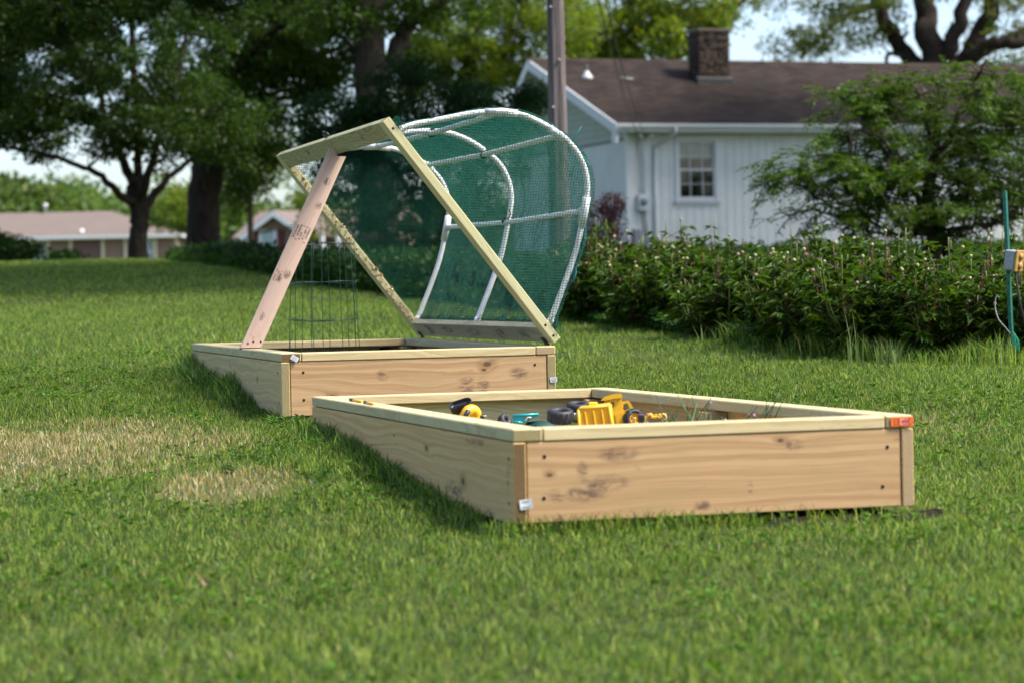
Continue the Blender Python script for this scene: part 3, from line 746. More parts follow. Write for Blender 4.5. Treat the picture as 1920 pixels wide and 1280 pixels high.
# bare soil where the front bed's right corner stands clear of the grass
c0 = b1(B1W * .62, -.03, 0); c1 = b1(B1W + .08, -.03, 0); mb = MB(); V = []; Fq = []
nu, nv = 60, 12
for i in range(nu):
    for j in range(nv):
        s = i / (nu - 1); r = j / (nv - 1) - .5
        p = c0 * (1 - s) + c1 * s; yy = p[1] + r * .16 * (.5 + vnoise(s * 9, 3.0)); xx = p[0] + r * .02
        V.append((xx, yy, float(gh(xx, yy)) + .004 + .022 * float(vnoise(xx * 30, yy * 30)) * (1 - (2 * r) ** 2)))
for i in range(nu - 1):
    for j in range(nv - 1): Fq.append((i * nv + j, (i + 1) * nv + j, (i + 1) * nv + j + 1, i * nv + j + 1))
tag(link("bare_soil", np_mesh("bare_soil", V, Fq, smooth=True), M_SOIL), "strip of bare dark soil under the front bed's right corner", "soil", kind="stuff")

# ------------------------------------------------------------------ leaf and branch tools
def leaves(C, size, D=None, up=0.35, aspect=.45, tint=None, jit=1.0, fold=.22):
    """one folded leaf (two triangles) at each centre"""
    n = len(C); size = np.full(n, size) if np.isscalar(size) else size
    d = rng.normal(0, 1, (n, 3)) * jit + (D if D is not None else 0); d /= np.linalg.norm(d, axis=1, keepdims=True) + 1e-9
    nn = rng.normal(0, 1, (n, 3)) + np.array([0, 0, up * 3]); s = np.cross(d, nn); s /= np.linalg.norm(s, axis=1, keepdims=True) + 1e-9
    q = np.cross(s, d); L = size[:, None]
    V = np.stack([C, C + d * L * .5 + s * L * aspect / 2 + q * L * fold * .3, C + d * L - q * L * fold * .35, C + d * L * .45 - s * L * aspect / 2 + q * L * fold * .3], 1).reshape(-1, 3)
    b = np.arange(n)[:, None, None] * 4; Fb = (b + np.array([(0, 1, 2), (0, 2, 3)])[None]).reshape(-1, 3)
    if tint is None: tint = np.ones((n, 3))
    return V, Fb, np.repeat(tint, 4, axis=0)
def leaf_obj(name, parts, mat, parent=None):
    V, Fb, T = [], [], []; c = 0
    for v, f, t_ in parts: V.append(v); Fb.append(f + c); T.append(t_); c += len(v)
    return link(name, np_mesh(name, np.concatenate(V), np.concatenate(Fb), tint=np.concatenate(T)), mat, parent)
def bark(name, a, b, scale=14):
    t = NT(name); v = t.obj(); vv = t.vmul(v, (1, 1, .22)); nz = t.noise(vv, scale, 6, .7, .4); n2 = t.noise(v, 2.0, 3, .5)
    c = t.mix(t.mapr(nz, .35, .65), a, b); c = t.mix(t.math('MULTIPLY', n2, .4), c, (a[0] * .7, a[1] * .9, a[2] * .6, 1))
    return t.surf(c, .9, .15, nz, .9, .04)
M_BARK = bark("bark_dark_brown", (.022, .016, .012, 1), (.055, .042, .032, 1))
M_BARK2 = bark("bark_grey_brown", (.035, .027, .022, 1), (.08, .064, .052, 1))
L_DARK = leafmat("leaves_dark_green", (.030, .062, .008, 1), .42, .28, .44)
L_MID = leafmat("leaves_mid_green", (.045, .088, .010, 1), .45, .25, .45)
L_YEL = leafmat("leaves_spring_yellow_green", (.120, .175, .018, 1), .45, .3, .55, (1.6, 1.5, .55))
L_OLIVE = leafmat("leaves_olive_young", (.085, .11, .02, 1), .45, .3, .45)
L_SHRUB = leafmat("leaves_cool_dark_green", (.016, .042, .011, 1), .5, .12, .28)

def tree(name, label, cat, Y, trunk, limbs, blobs, nclump, per, lsize, lmat, bmat, group=None, cr=.42, base=None, thin=.012, sub=1.0, flat=.6, droop=-.25):
    """trunk: [(px,py,halfwidth_px)]; limbs: [[(px,py,dY,halfwidth_px),...]]; blobs: [(px,py,rx,ry,dY,rY,weight)], all at distance Y+dY"""
    P0 = at(trunk[0][0], trunk[0][1], Y); g = gz(Y)
    root = empty(name, (P0[0], Y, g), label, cat, group); off = np.array([P0[0], Y, g])
    tb = MB(); allp = []; allr = []
    tp = [at(x, y, Y) for x, y, r in trunk]; tr = [r * Y / F for *_, r in trunk]
    if tp[0][2] > g - .2: tp = [np.array([tp[0][0], Y, g - .25])] + tp; tr = [tr[0] * 1.25] + tr
    def sm(P, R):
        Q = smoothline(np.hstack([np.array(P), np.array(R)[:, None]]), 5); return Q[:, :3], np.maximum(Q[:, 3], .004)
    P, R = sm(tp, tr); P[:, :2] += .02 * rng.normal(0, 1, (len(P), 2)) * R[:, None] * 3; tb.tube(P - off, R, 14); allp.append(P); allr.append(R)
    tb.build("trunk", bmat, root)
    mb = MB()
    for lm in limbs:
        P = [at(x, y, Y + d) for x, y, d, r in lm]; R = [r * Y / F for *_, r in lm]; P, R = sm(P, R)
        P += rng.normal(0, 1, P.shape) * R[:, None] * .25; mb.tube(P - off, R, 9); allp.append(P); allr.append(R)
    AP = np.concatenate(allp); AR = np.concatenate(allr)
    wts = np.array([b[6] for b in blobs], float); wts /= wts.sum(); C = []
    for b, wt in zip(blobs, wts):
        k = max(1, int(nclump * wt)); dd = rng.normal(0, 1, (k, 3)); dd /= np.linalg.norm(dd, axis=1, keepdims=True)
        rr = rng.uniform(.12, 1, (k, 1)) ** .5; c0 = at(b[0], b[1], Y + b[4]); sc = (Y + b[4]) / F
        C.append(c0 + dd * rr * np.array([b[2] * sc, b[5], b[3] * sc]))
    C = np.concatenate(C); C = C[C[:, 2] > g + .15]; parts = []
    order = np.argsort(np.linalg.norm(C - AP.mean(0), axis=1))
    AP2, AR2 = list(AP), list(AR)
    APn = np.array(AP2)
    for k, i in enumerate(order):
        c = C[i]
        if k % 25 == 0: APn = np.array(AP2); ARn = np.array(AR2)
        d = np.linalg.norm((APn - c) * np.array([1, 1, 1.0]), axis=1) + np.maximum(0, APn[:, 2] - c[2]) * .6
        j = int(np.argmin(d)); p = APn[j]; l = np.linalg.norm(c - p)
        if l < .1: continue
        mid = (p + c) / 2 + rng.normal(0, .10, 3) * l + np.array([0, 0, .06 * l]); r0 = min(ARn[j] * .6, thin * (1 + l * .55))
        Q = smoothline([p, mid, c], 4); rad = np.linspace(r0, max(.003, r0 * .3), len(Q)); mb.tube(Q - off, rad, 5, cap=False)
        AP2 += list(Q[2::2]); AR2 += list(rad[2::2])
    mb.build("branches", bmat, root)
    C = C[rng.random(len(C)) < .97]; n = len(C)
    tone = rng.uniform(.72, 1.25, n)
    idx = np.repeat(np.arange(n), per); rad = cr * rng.uniform(.55, 1.35, n)[idx]
    dd = rng.normal(0, 1, (len(idx), 3)); dd *= (rad * rng.uniform(.1, 1, len(idx)) ** .6 / (np.linalg.norm(dd, axis=1) + 1e-9))[:, None]; dd[:, 2] *= flat
    Lc = C[idx] + dd; ok = Lc[:, 2] > g + .05; Lc, idx = Lc[ok], idx[ok]
    T = tints(len(Lc)) * tone[idx][:, None]
    parts = leaves(Lc - off, lsize * rng.uniform(.6, 1.25, len(Lc)), D=np.array([0, 0, droop]), tint=T)
    leaf_obj("crown", [parts], lmat, root)
    return root

# two big shade trees and their neighbours on the left
tree("shade_tree", "dark leafy tree with low forking trunk in front of the brown ranch house", "tree", 41,
     [(258, 486, 20), (260, 440, 17), (262, 400, 18), (258, 372, 20)],
     [[(262, 385, 0, 13), (232, 372, -.3, 8), (190, 330, -.6, 6), (130, 305, -1, 4.5), (60, 285, -1.3, 3.5), (-30, 272, -1.5, 2)],
      [(254, 380, 0, 13), (240, 320, .3, 9), (205, 240, .6, 7), (185, 150, .6, 5), (190, 40, .4, 4)],
      [(262, 378, 0, 12), (280, 330, -.4, 8), (300, 250, -.8, 6), (330, 160, -1, 5), (350, 60, -.8, 4)],
      [(266, 390, 0, 10), (310, 340, .4, 6.5), (345, 310, .7, 5), (400, 270, 1, 4), (450, 220, 1, 3)],
      [(256, 370, 0, 10), (258, 260, 0, 7), (250, 120, 0, 6), (240, -40, 0, 5)]],
     [(60, 130, 190, 150, -.5, 2.2, 3.2), (250, 90, 200, 170, 0, 2.6, 3.4), (330, 230, 170, 95, -.6, 1.6, 2.2), (120, 245, 150, 60, -1, 1.2, 1.0), (200, -120, 380, 130, 0, 2.6, 2.4), (440, 250, 70, 70, .5, 1, .6), (30, 20, 170, 130, 0, 2, 2.6), (20, 210, 120, 60, -1, 1, .9)],
     620, 105, .10, L_DARK, M_BARK, cr=.33)
tree("shade_tree", "thick trunked tall tree standing right of the low forking tree", "tree", 47,
     [(383, 478, 37), (382, 420, 31), (384, 350, 30), (390, 280, 29), (400, 200, 25)],
     [[(396, 240, 0, 22), (430, 190, 0, 15), (462, 130, 0, 12), (480, 40, 0, 10), (500, -80, 0, 8)],
      [(400, 215, 0, 14), (420, 170, -1, 10), (480, 95, -2, 7), (560, 22, -2.5, 7), (640, 14, -2.8, 8), (720, 22, -3, 6)],
      [(388, 300, 0, 13), (360, 220, 1, 9), (330, 120, 1, 8), (320, 0, 1, 6)],
      [(410, 215, 0, 8), (470, 185, -.6, 5), (540, 170, -1, 4), (600, 165, -1.3, 3)],
      [(452, 150, 0, 6), (520, 110, .6, 4.5), (600, 70, 1, 3.5), (660, 70, 1, 2.5)]],
     [(430, 60, 160, 120, 0, 2.5, 2.6), (520, 120, 130, 100, -1, 1.8, 1.9), (400, 220, 110, 90, -1.2, 1.2, 1.2), (520, 250, 110, 80, .5, 1.5, 1.2), (340, -60, 220, 120, 0, 3, 1.5), (560, -40, 180, 90, 0, 2.5, 1.4), (450, 330, 60, 60, .5, 1, .5)],
     450, 105, .11, L_MID, M_BARK, cr=.40)
tree("shade_tree", "massive dark trunk rising behind the netted cover", "tree", 44,
     [(712, 470, 42), (708, 350, 36), (700, 220, 32), (694, 110, 30), (690, 0, 31), (688, -90, 26)],
     [[(700, 170, 0, 20), (745, 90, .5, 17), (775, 20, .8, 15), (800, -80, 1, 12)],
      [(690, 60, 0, 12), (640, 30, .5, 9), (570, 20, 1, 7), (500, 30, 1.3, 5)],
      [(760, 50, .6, 9), (820, 10, 0, 7), (900, -40, 0, 5)],
      [(694, 130, 0, 7), (640, 70, 1, 5), (590, 60, 1.5, 4)]],
     [(600, 20, 150, 110, 1, 2.4, 1.8), (820, -20, 170, 110, 1, 2.2, 1.6), (700, -120, 300, 110, 0, 3, 1.6), (600, 130, 90, 80, 1.5, 1.2, .8)],
     260, 100, .12, L_MID, M_BARK2, cr=.5)
tree("yard_tree", "dense cool green shrubby tree behind the netted cover", "tree", 31,
     [(800, 520, 9), (798, 440, 8), (802, 360, 7)],
     [[(800, 420, 0, 6), (740, 320, .2, 4), (680, 250, .3, 3), (640, 220, .4, 2)], [(802, 380, 0, 6), (850, 280, -.3, 4), (900, 230, -.4, 3), (960, 200, -.4, 2)], [(802, 380, 0, 6), (790, 270, .2, 4), (770, 170, .2, 3), (780, 120, .2, 2)]],
     [(760, 230, 190, 95, 0, 1.0, 3.0), (690, 330, 130, 110, .3, .9, 2.0), (860, 300, 130, 110, .2, 1, 2.2), (930, 200, 110, 45, -.3, .6, .9), (800, 430, 180, 90, 0, 1, 2.2), (770, 130, 60, 30, 0, .4, .35), (620, 260, 70, 80, .3, .7, .9), (700, 235, 80, 60, -.5, .5, 1.5)],
     600, 105, .062, L_SHRUB, M_BARK, cr=.25, thin=.007)
tree("overhanging_tree", "dark overhanging boughs reaching in from the left at the very top of the view", "tree", 29,
     [(-420, 640, 40), (-420, 300, 34), (-400, -50, 30), (-380, -300, 22)],
     [[(-400, 0, 0, 18), (-200, -60, -.5, 12), (0, -50, -1, 8), (100, 10, -1, 6), (180, 45, -1, 4), (215, 60, -1, 3)], [(-400, -150, 0, 16), (-100, -200, .5, 11), (200, -150, .5, 8), (480, -60, .5, 5)], [(-390, 60, 0, 12), (-250, 40, .5, 8), (-60, 60, .5, 5)]],
     [(60, 10, 210, 75, -.6, 1.3, 2.6), (330, -40, 230, 70, .3, 1.2, 2.0), (-30, 130, 90, 80, .3, 1, 1.1), (560, -60, 160, 60, .5, 1, .9), (-250, -150, 350, 160, 0, 2.5, 2), (150, -200, 350, 110, .3, 2, 1.5)],
     470, 100, .085, L_DARK, M_BARK, cr=.26, thin=.009)
# sunlit spring foliage beyond the white house
tree("spring_tree", "bright yellow green tree behind the left end of the white house", "tree", 78,
     [(880, 330, 17), (884, 200, 14), (880, 90, 11), (890, -60, 8)],
     [[(882, 160, 0, 8), (930, 110, 0, 6), (990, 70, 0, 4)], [(880, 120, 0, 8), (820, 80, 0, 5), (760, 60, 0, 3)], [(884, 60, 0, 7), (960, 10, -1, 5), (1040, -30, -1, 4)]],
     [(880, 60, 150, 110, 0, 3, 2.6), (1010, 40, 110, 90, 0, 2.5, 2.0), (790, 130, 90, 60, 0, 2, 1.0), (930, 150, 100, 60, 1, 2, 1.2), (900, -90, 220, 80, 0, 3, 1.5)],
     270, 105, .19, L_YEL, M_BARK, cr=.72)
tree("spring_tree", "bright yellow green tree behind the white house's chimney", "tree", 84,
     [(1180, 360, 17), (1184, 230, 14), (1186, 90, 10), (1180, -60, 7)],
     [[(1184, 190, 0, 8), (1240, 130, 0, 6), (1290, 90, 0, 5), (1370, 20, 0, 4), (1430, -30, 0, 3)], [(1184, 140, 0, 7), (1120, 70, 0, 5), (1060, 10, 0, 4)], [(1186, 70, 0, 6), (1260, 20, 0, 5), (1330, -30, 0, 3)]],
     [(1130, 60, 120, 75, 0, 2.8, 2.2), (1240, 55, 110, 65, 0, 2.8, 2.0), (1290, 5, 150, 50, 0, 2.5, 1.4), (1180, -80, 240, 70, 0, 3, 1.6), (1350, 40, 60, 30, 0, 1.5, .35), (1120, 120, 80, 40, 1, 2, .7)],
     250, 100, .19, L_YEL, M_BARK, cr=.66)
tree("old_tree", "huge dark multi stemmed tree rising behind the white house's roof on the right", "tree", 74,
     [(1745, 400, 50), (1742, 250, 50), (1740, 170, 54)],
     [[(1725, 170, 0, 24), (1706, 110, .2, 16), (1664, 50, .5, 14), (1640, 0, .8, 12), (1620, -60, 1, 11)],
      [(1738, 170, 0, 28), (1742, 90, -.3, 24), (1738, 20, -.3, 21), (1736, -80, -.3, 16)],
      [(1765, 170, 0, 18), (1780, 100, -.5, 15), (1800, 40, -.8, 14), (1818, -60, -1, 10)],
      [(1775, 170, 0, 22), (1815, 110, .2, 17), (1850, 20, .3, 16), (1868, -60, .3, 12)],
      [(1800, 130, 0, 14), (1852, 90, .6, 11), (1925, 60, 1, 9), (1990, 30, 1, 7)],
      [(1790, 150, 0, 14), (1840, 92, -.5, 12), (1900, 80, -.7, 11), (1960, 72, -.8, 8)],
      [(1645, 10, .8, 8), (1608, 20, .8, 5), (1565, 45, .6, 4), (1520, 85, .5, 3), (1488, 96, .5, 2)],
      [(1712, 120, .2, 7), (1690, 105, 0, 5), (1666, 100, 0, 4), (1662, 128, 0, 3.5)],
      [(1660, 40, .5, 6), (1690, 70, -.4, 4), (1700, 60, -.6, 3)]],
     [(1580, 60, 100, 45, 0, 1.6, 1.0), (1500, 90, 70, 35, 0, 1.5, .55), (1660, -10, 130, 60, 0, 2.5, 1.1), (1880, 30, 90, 80, 0, 2, .9), (1540, -20, 130, 50, 0, 2, .9), (1750, -90, 260, 70, 0, 3, 1.2), (1900, 110, 60, 30, 0, 1, .4)],
     170, 80, .15, L_OLIVE, M_BARK, cr=.62)
tree("shade_tree", "broad leafy tree out of view past the right end of the white house, added to shade the house", "tree", 53,  # unseen tree, added to throw shade on the house front and roof
     [(2330, 540, 28), (2330, 300, 26), (2310, 0, 22), (2280, -300, 16)],
     [[(2310, 0, 0, 14), (2200, -200, -1, 10), (2050, -320, -2, 6)], [(2310, -50, 0, 14), (2400, -200, 1, 9), (2500, -320, 1, 6)], [(2290, -250, 0, 10), (2150, -500, 0, 7), (1950, -560, 0, 4)]],
     [(2150, -430, 500, 290, 0, 5.5, 5), (1850, -420, 260, 170, 0, 4.5, 2), (2420, -250, 260, 220, 0, 4, 1.5)],
     430, 70, .21, L_MID, M_BARK, cr=.85)
tree("shade_tree", "tall leafy tree out of view right of the flower bed, added to shade the back lawn", "tree", 31,  # unseen tree, added with a wide crown to shade the back lawn
     [(2280, 700, 45), (2280, 300, 40), (2240, -200, 34), (2150, -700, 24)],
     [[(2250, -200, 0, 22), (2050, -500, -.6, 15), (1800, -800, -1, 8)], [(2250, -100, 0, 18), (2450, -500, .6, 13), (2550, -800, 1, 8)], [(2150, -700, 0, 16), (1900, -1050, 0, 10), (1500, -1150, 0, 7), (1100, -1050, 0, 5)]],
     [(1800, -950, 700, 330, 0, 4.6, 5), (1200, -930, 520, 240, -1, 5, 4.0), (2350, -800, 350, 260, 0, 3.5, 1.4), (800, -800, 300, 150, 1, 3.5, 1.3), (1300, -1180, 620, 260, -6, 3.6, 3.4)],
     1080, 75, .20, L_MID, M_BARK, cr=.7)
tree("yard_tree", "slim light green tree between the two big left trees and the brick house", "tree", 72,
     [(470, 440, 6), (468, 340, 5), (470, 260, 4)], [[(470, 330, 0, 3), (430, 280, 0, 2)], [(470, 330, 0, 3), (510, 280, 0, 2)]],
     [(440, 330, 60, 70, 0, 1.5, 1.4), (330, 380, 60, 55, 0, 1.5, 1.0), (500, 300, 70, 60, 0, 1.5, 1.0), (590, 380, 60, 60, 0, 1.5, .6)],
     80, 90, .17, L_YEL, M_BARK, cr=.5)
# far line of woods behind everything
def mass(name, label, cat, pts, nleaf, size, mat, tsp=(.7, 1.25), up=.3, D=None, aspect=.5):
    """pts: rows (px, py_top, Y); foliage from the ground up to the given pixel height"""
    pts = np.array(pts, float); s = rng.uniform(0, 1, nleaf) * (len(pts) - 1); px = np.interp(s, np.arange(len(pts)), pts[:, 0]); Y = np.interp(s, np.arange(len(pts)), pts[:, 2]); pt = np.interp(s, np.arange(len(pts)), pts[:, 1])
    return s, px, pt, Y
def leafmass(name, label, cat, pts, nleaf, size, mat, depth, nscale=1.0, kind="stuff", low=.0, parent=None, aspect=.5, up=.35):
    s, px, pt, Y = mass(name, label, cat, pts, nleaf, size, mat)
    Yj = Y + rng.uniform(0, 1, nleaf) ** 1.4 * depth
    x = (px - 960) / F * Yj
    top = np.array([at(a_, b_, c_)[2] for a_, b_, c_ in zip(px, pt, Y)]); g = gz(Yj); h = np.maximum(top - gz(Y), .05)
    hn = h * (.55 + .65 * (vnoise(x * nscale, Yj * nscale * .7) * .6 + vnoise(x * nscale * 3.1, Yj * nscale * 3) * .4))
    fr = rng.uniform(low, 1, nleaf) ** .6; z = g + hn * fr
    C = np.stack([x, Yj, z], -1); C += rng.normal(0, size * .5, C.shape)
    tone = .75 + .5 * vnoise(x * nscale * 2.2 + 50, z * nscale * 2.2)
    T = tints(nleaf) * tone[:, None]
    V, Fb, T = leaves(C, size * rng.uniform(.6, 1.4, nleaf), D=np.array([0, 0, .35]), up=up, aspect=aspect, tint=T)
    o = leaf_obj(name, [(V, Fb, T)], mat, parent)
    return tag(o, label, cat, kind=kind) if parent is None else o
L_FAR = leafmat("leaves_far_woods", (.085, .135, .035, 1), .55, .3, .4)
leafmass("woods", "light green far-off woods behind the houses", "woods", [(-300, 330, 210), (0, 338, 200), (60, 350, 205), (150, 335, 210), (240, 372, 215), (360, 350, 205), (480, 380, 215), (640, 360, 210), (900, 380, 215), (1200, 330, 220), (1700, 330, 220), (2300, 320, 220), (3600, 330, 220)], 50000, .8, L_FAR, 30, .12)

nn = 15000; x = rng.uniform(-70, 190, nn); y = -48 - rng.uniform(0, 10, nn); hh = 9 + 7 * vnoise(x * .12 + 70, y * .1); C = np.stack([x, y, gz(y) + hh * rng.uniform(0, 1, nn)], -1)  # unseen foliage added behind the camera so the window panes reflect dark leaves
V, Fb, T = leaves(C, rng.uniform(1.1, 2.4, nn), up=.3, aspect=.8, tint=tints(nn))
tag(leaf_obj("woods", [(V, Fb, T)], L_DARK), "woods across the yard behind the photographer", "woods", kind="stuff")

# ------------------------------------------------------------------ undergrowth and hedge line on the left
L_UNDER = leafmat("leaves_undergrowth", (.018, .048, .008, 1), .55, .2, .3)
leafmass("undergrowth", "dark unmown undergrowth along the back of the lawn", "undergrowth",
         [(325, 486, 37.5), (400, 472, 35), (480, 480, 31), (560, 488, 27.5), (640, 490, 25), (740, 490, 23), (850, 496, 21.5), (960, 500, 20), (1030, 530, 19)], 70000, .085, L_UNDER, 3.5, .9)
L_UNDER2 = leafmat("leaves_undergrowth_light", (.04, .09, .012, 1), .55, .2, .4)
leafmass("weeds", "pale green weedy growth in front of the undergrowth", "weeds",
         [(330, 493, 36.5), (430, 484, 33), (520, 492, 29), (600, 505, 26), (700, 520, 23.5), (820, 535, 21.5), (940, 560, 19.5)], 16000, .07, L_UNDER2, 1.2, 1.6)
leafmass("undergrowth", "low green weeds growing between the peonies and the white house", "undergrowth", [(1040, 505, 24), (1300, 496, 25), (1600, 492, 25), (1920, 486, 25), (2300, 480, 25)], 20000, .07, L_UNDER2, 9, 1.1)
def bush(name, label, Y, blobs, n, size, mat, stems=5, group=None, spread=.5, hue=None):
    b0 = blobs[0]; c = at(b0[0], b0[1], Y); g = gz(Y); off = np.array([c[0], Y, g - .02])
    root = empty(name, off, label, "bush", group); mb = MB(); Cs = []
    wt = np.array([b[2] * b[3] for b in blobs], float); wt /= wt.sum()
    for b, w_ in zip(blobs, wt):
        k = int(n * w_); d = rng.normal(0, 1, (k, 3)); d /= np.linalg.norm(d, axis=1, keepdims=True); cc = at(b[0], b[1], Y + (b[4] if len(b) > 4 else 0)); s = Y / F
        rr = rng.uniform(.3, 1, (k, 1)) ** .5 * (.75 + .5 * rng.random((k, 1)) ** 2)
        Cs.append(cc + d * rr * np.array([b[2] * s, b[2] * s * .8, b[3] * s]))
        for q in range(stems):
            e = cc + rng.normal(0, .4, 3) * np.array([b[2] * s, b[2] * s * .8, b[3] * s]); m_ = np.array([c[0], Y, g]) * .5 + e * .5 + rng.normal(0, .06, 3)
            mb.tube(smoothline([np.array([c[0], Y, g]) - off + rng.normal(0, .03, 3) * [1, 1, 0], m_ - off, e - off], 4), np.linspace(.02, .006, 9), 5)
    C = np.concatenate(Cs); C = C[C[:, 2] > g]
    mb.build("branches", M_BARK, root)
    V, Fb, T = leaves(C - off, size * rng.uniform(.6, 1.3, len(C)), tint=tints(len(C)))
    leaf_obj("foliage", [(V, Fb, T)], mat, root); return root
bush("rounded_bush", "dark rounded bush at the left edge before the ranch house", 40, [(10, 470, 75, 26), (-20, 455, 50, 20)], 5200, .08, L_UNDER)
bush("small_bush", "small low bush between the dark bush and the forking tree", 39.2, [(122, 484, 38, 14)], 1300, .08, L_UNDER)
L_PURPLE = leafmat("leaves_dark_purple", (.045, .014, .020, 1), .4, .5, .25, (1.8, .8, .8))
bush("purple_bush", "dark purple leaved bush beside the white house's corner", 27, [(1120, 430, 58, 60), (1150, 385, 30, 28), (1105, 480, 70, 45), (1140, 510, 70, 40)], 8200, .038, L_PURPLE, 9)

# ------------------------------------------------------------------ white house
HA = R_(19.0)
hex_ = np.array([math.cos(HA), math.sin(HA), 0]); hey = np.array([-math.sin(HA), math.cos(HA), 0])
hc = at(1180, 466, 55.0)                    # foot of the siding at the near corner
HZ = hc[2]                                  # siding bottom
mh = Matrix.Identity(4)
for i in range(3): mh[i][0] = hex_[i]; mh[i][1] = hey[i]; mh[i][2] = (0, 0, 1)[i]; mh[i][3] = hc[i]
house = empty("white_house", label="white board sided house with dark brown shingle roof and stone chimney", cat="house", mat=mh)
house.rotation_mode = 'XYZ'
HL, HD = 19.0, 7.9                          # length along the front, depth
ZE = 2.80                                   # eave height above the siding foot
t = NT("white_painted_siding"); v = t.obj(); nz = t.noise(v, 1.5, 5, .6); n2 = t.noise(t.vmul(v, (9, 9, .8)), 1.0, 4, .6)
M_SIDE = t.surf(t.mix(t.mapr(nz, .4, .8), (.62, .64, .62, 1), (.52, .55, .53, 1)), .6, .3, n2, .15, .003)
t = NT("white_trim_paint"); v = t.obj(); nz = t.noise(v, 6, 4, .6); M_TRIM = t.surf(t.mix(nz, (.62, .64, .65, 1), (.50, .53, .54, 1)), .5, .4, nz, .08, .003)
t = NT("scalloped_green_grey_siding"); v = t.obj(); nz = t.noise(v, 3, 4, .6); M_SCAL = t.surf(t.mix(nz, (.43, .46, .40, 1), (.32, .36, .30, 1)), .7, .2)
t = NT("concrete_foundation"); v = t.obj(); nz = t.noise(v, 5, 6, .7); M_FOUND = t.surf(t.mix(nz, (.30, .28, .25, 1), (.18, .17, .15, 1)), .9, .1, nz, .5, .01)
t = NT("brown_asphalt_shingles"); v = t.obj(); sep = t.n("ShaderNodeSeparateXYZ"); t.set(sep.inputs[0], v)
cmb = t.n("ShaderNodeCombineXYZ", i_0=sep.outputs[0], i_1=t.math('MULTIPLY', sep.outputs[2], 2.45)).outputs[0]
br = t.n("ShaderNodeTexBrick"); t.set(br.inputs["Vector"], cmb); br.inputs["Scale"].default_value = 1.0
br.inputs["Brick Width"].default_value = .31; br.inputs["Row Height"].default_value = .143; br.inputs["Mortar Size"].default_value = .012
br.inputs["Color1"].default_value = (.055, .040, .032, 1); br.inputs["Color2"].default_value = (.018, .013, .011, 1); br.inputs["Mortar"].default_value = (.015, .012, .011, 1); br.inputs["Bias"].default_value = -.1
nz = t.noise(v, .8, 5, .6); n2 = t.noise(v, 26, 4, .7)
c = t.mix(t.math('MULTIPLY', t.mapr(nz, .42, .70), .45), br.outputs[0], (.035, .028, .027, 1)); c = t.mix(t.math('MULTIPLY', t.mapr(n2, .55, .75), .35), c, (.085, .06, .045, 1))
M_SHIN = t.surf(c, .9, .15, n2, .5, .01)
t = NT("window_glass"); M_GLASS = t.surf((.012, .015, .018, 1), .06, .6)
M_CURT = plain("pale_window_shade", (.20, .27, .24, 1), .8, .2, var=.06)
M_LACE = plain("grey_lace_curtain", (.07, .075, .085, 1), .9, .1, var=.2, scale=12)
M_DARKM = plain("dark_metal", (.03, .03, .032, 1), .5, .5); M_GREYM = plain("grey_painted_metal", (.22, .23, .24, 1), .5, .5)
M_PALEG = plain("pale_grey_metal", (.55, .57, .58, 1), .45, .5, var=.06)

def cladding(name, x0, x1, z0, z1, face, holes=(), pitch=.203, gap=.014, mat=None, parent=None):
    """vertical boards with open grooves over a backing; face(x,z,depth)->xyz; holes: (xa,xb,za,zb)"""
    mb = MB(); x = x0
    def piece(a, b, c, d, dep0, dep1): mb.prism([(a, c), (b, c), (b, d), (a, d)], dep0, dep1, 0, lambda p, q, dd: face(p, q, dd))
    while x < x1 - .01:
        xe = min(x + pitch - gap, x1); cuts = [(x, xe)]
        spans = [(x, xe, z0, z1)]
        for (ha, hb, hc_, hd) in holes:
            new = []
            for (a, b, c, d) in spans:
                if b <= ha or a >= hb or d <= hc_ or c >= hd: new.append((a, b, c, d)); continue
                if a < ha: new.append((a, ha, c, d))
                if b > hb: new.append((hb, b, c, d))
                m0, m1 = max(a, ha), min(b, hb)
                if c < hc_: new.append((m0, m1, c, hc_))
                if d > hd: new.append((m0, m1, hd, d))
            spans = new
        for sp in spans: piece(*sp, 0.0, .016)
        x += pitch
    zs = sorted({z0, z1} | {h[2] for h in holes} | {h[3] for h in holes}); xs_ = sorted({x0, x1} | {h[0] for h in holes} | {h[1] for h in holes})
    for i in range(len(xs_) - 1):
        for j in range(len(zs) - 1):
            cx, cz = (xs_[i] + xs_[i + 1]) / 2, (zs[j] + zs[j + 1]) / 2
            if any(h[0] < cx < h[1] and h[2] < cz < h[3] for h in holes): continue
            piece(xs_[i], xs_[i + 1], zs[j], zs[j + 1], -.06, -.001)
    return mb.build(name, mat or M_SIDE, parent)
ff = lambda x, z, d: (x, -d, z)             # front face, d outwards (towards -Y local)
gf = lambda y, z, d: (-d, y, z)             # gable end face, d outwards (-X local)
# window opening from the photo
def on_front(px, py):
    d = CR.T @ np.array([(px - 960) / F, (640 - py) / F, 1.0]); o_ = np.array([0, 0, ZC]); k = ((hc - o_) @ hey) / (d @ hey); p = o_ + d * k - hc
    return float(p @ hex_), float(p[2])
wx0, wz1 = on_front(1270, 265); wx1, wz0 = on_front(1341, 373)
WIN = (wx0, wx1, wz0, wz1)
cladding("front_wall", .0, HL, 0, ZE - .02, ff, [WIN], parent=house)
cladding("gable_wall", .0, HD, 0, 2.52, gf, parent=house)
cladding("back_wall", .0, HL, 0, ZE - .02, lambda x, z, d: (x, HD + d, z), parent=house)
cladding("end_wall", .0, HD, 0, ZE + .6, lambda y, z, d: (HL + d, y, z), parent=house)
mb = MB(); mb.box((HL / 2, HD / 2, -.5), (HL - .06, HD - .06, 1.0)); 
mb.build("foundation", M_FOUND, house)
mb = MB(); mb.box((-.018, -.018, ZE / 2 - .02), (.09, .09, ZE - .04)); mb.build("corner_board", M_TRIM, house)
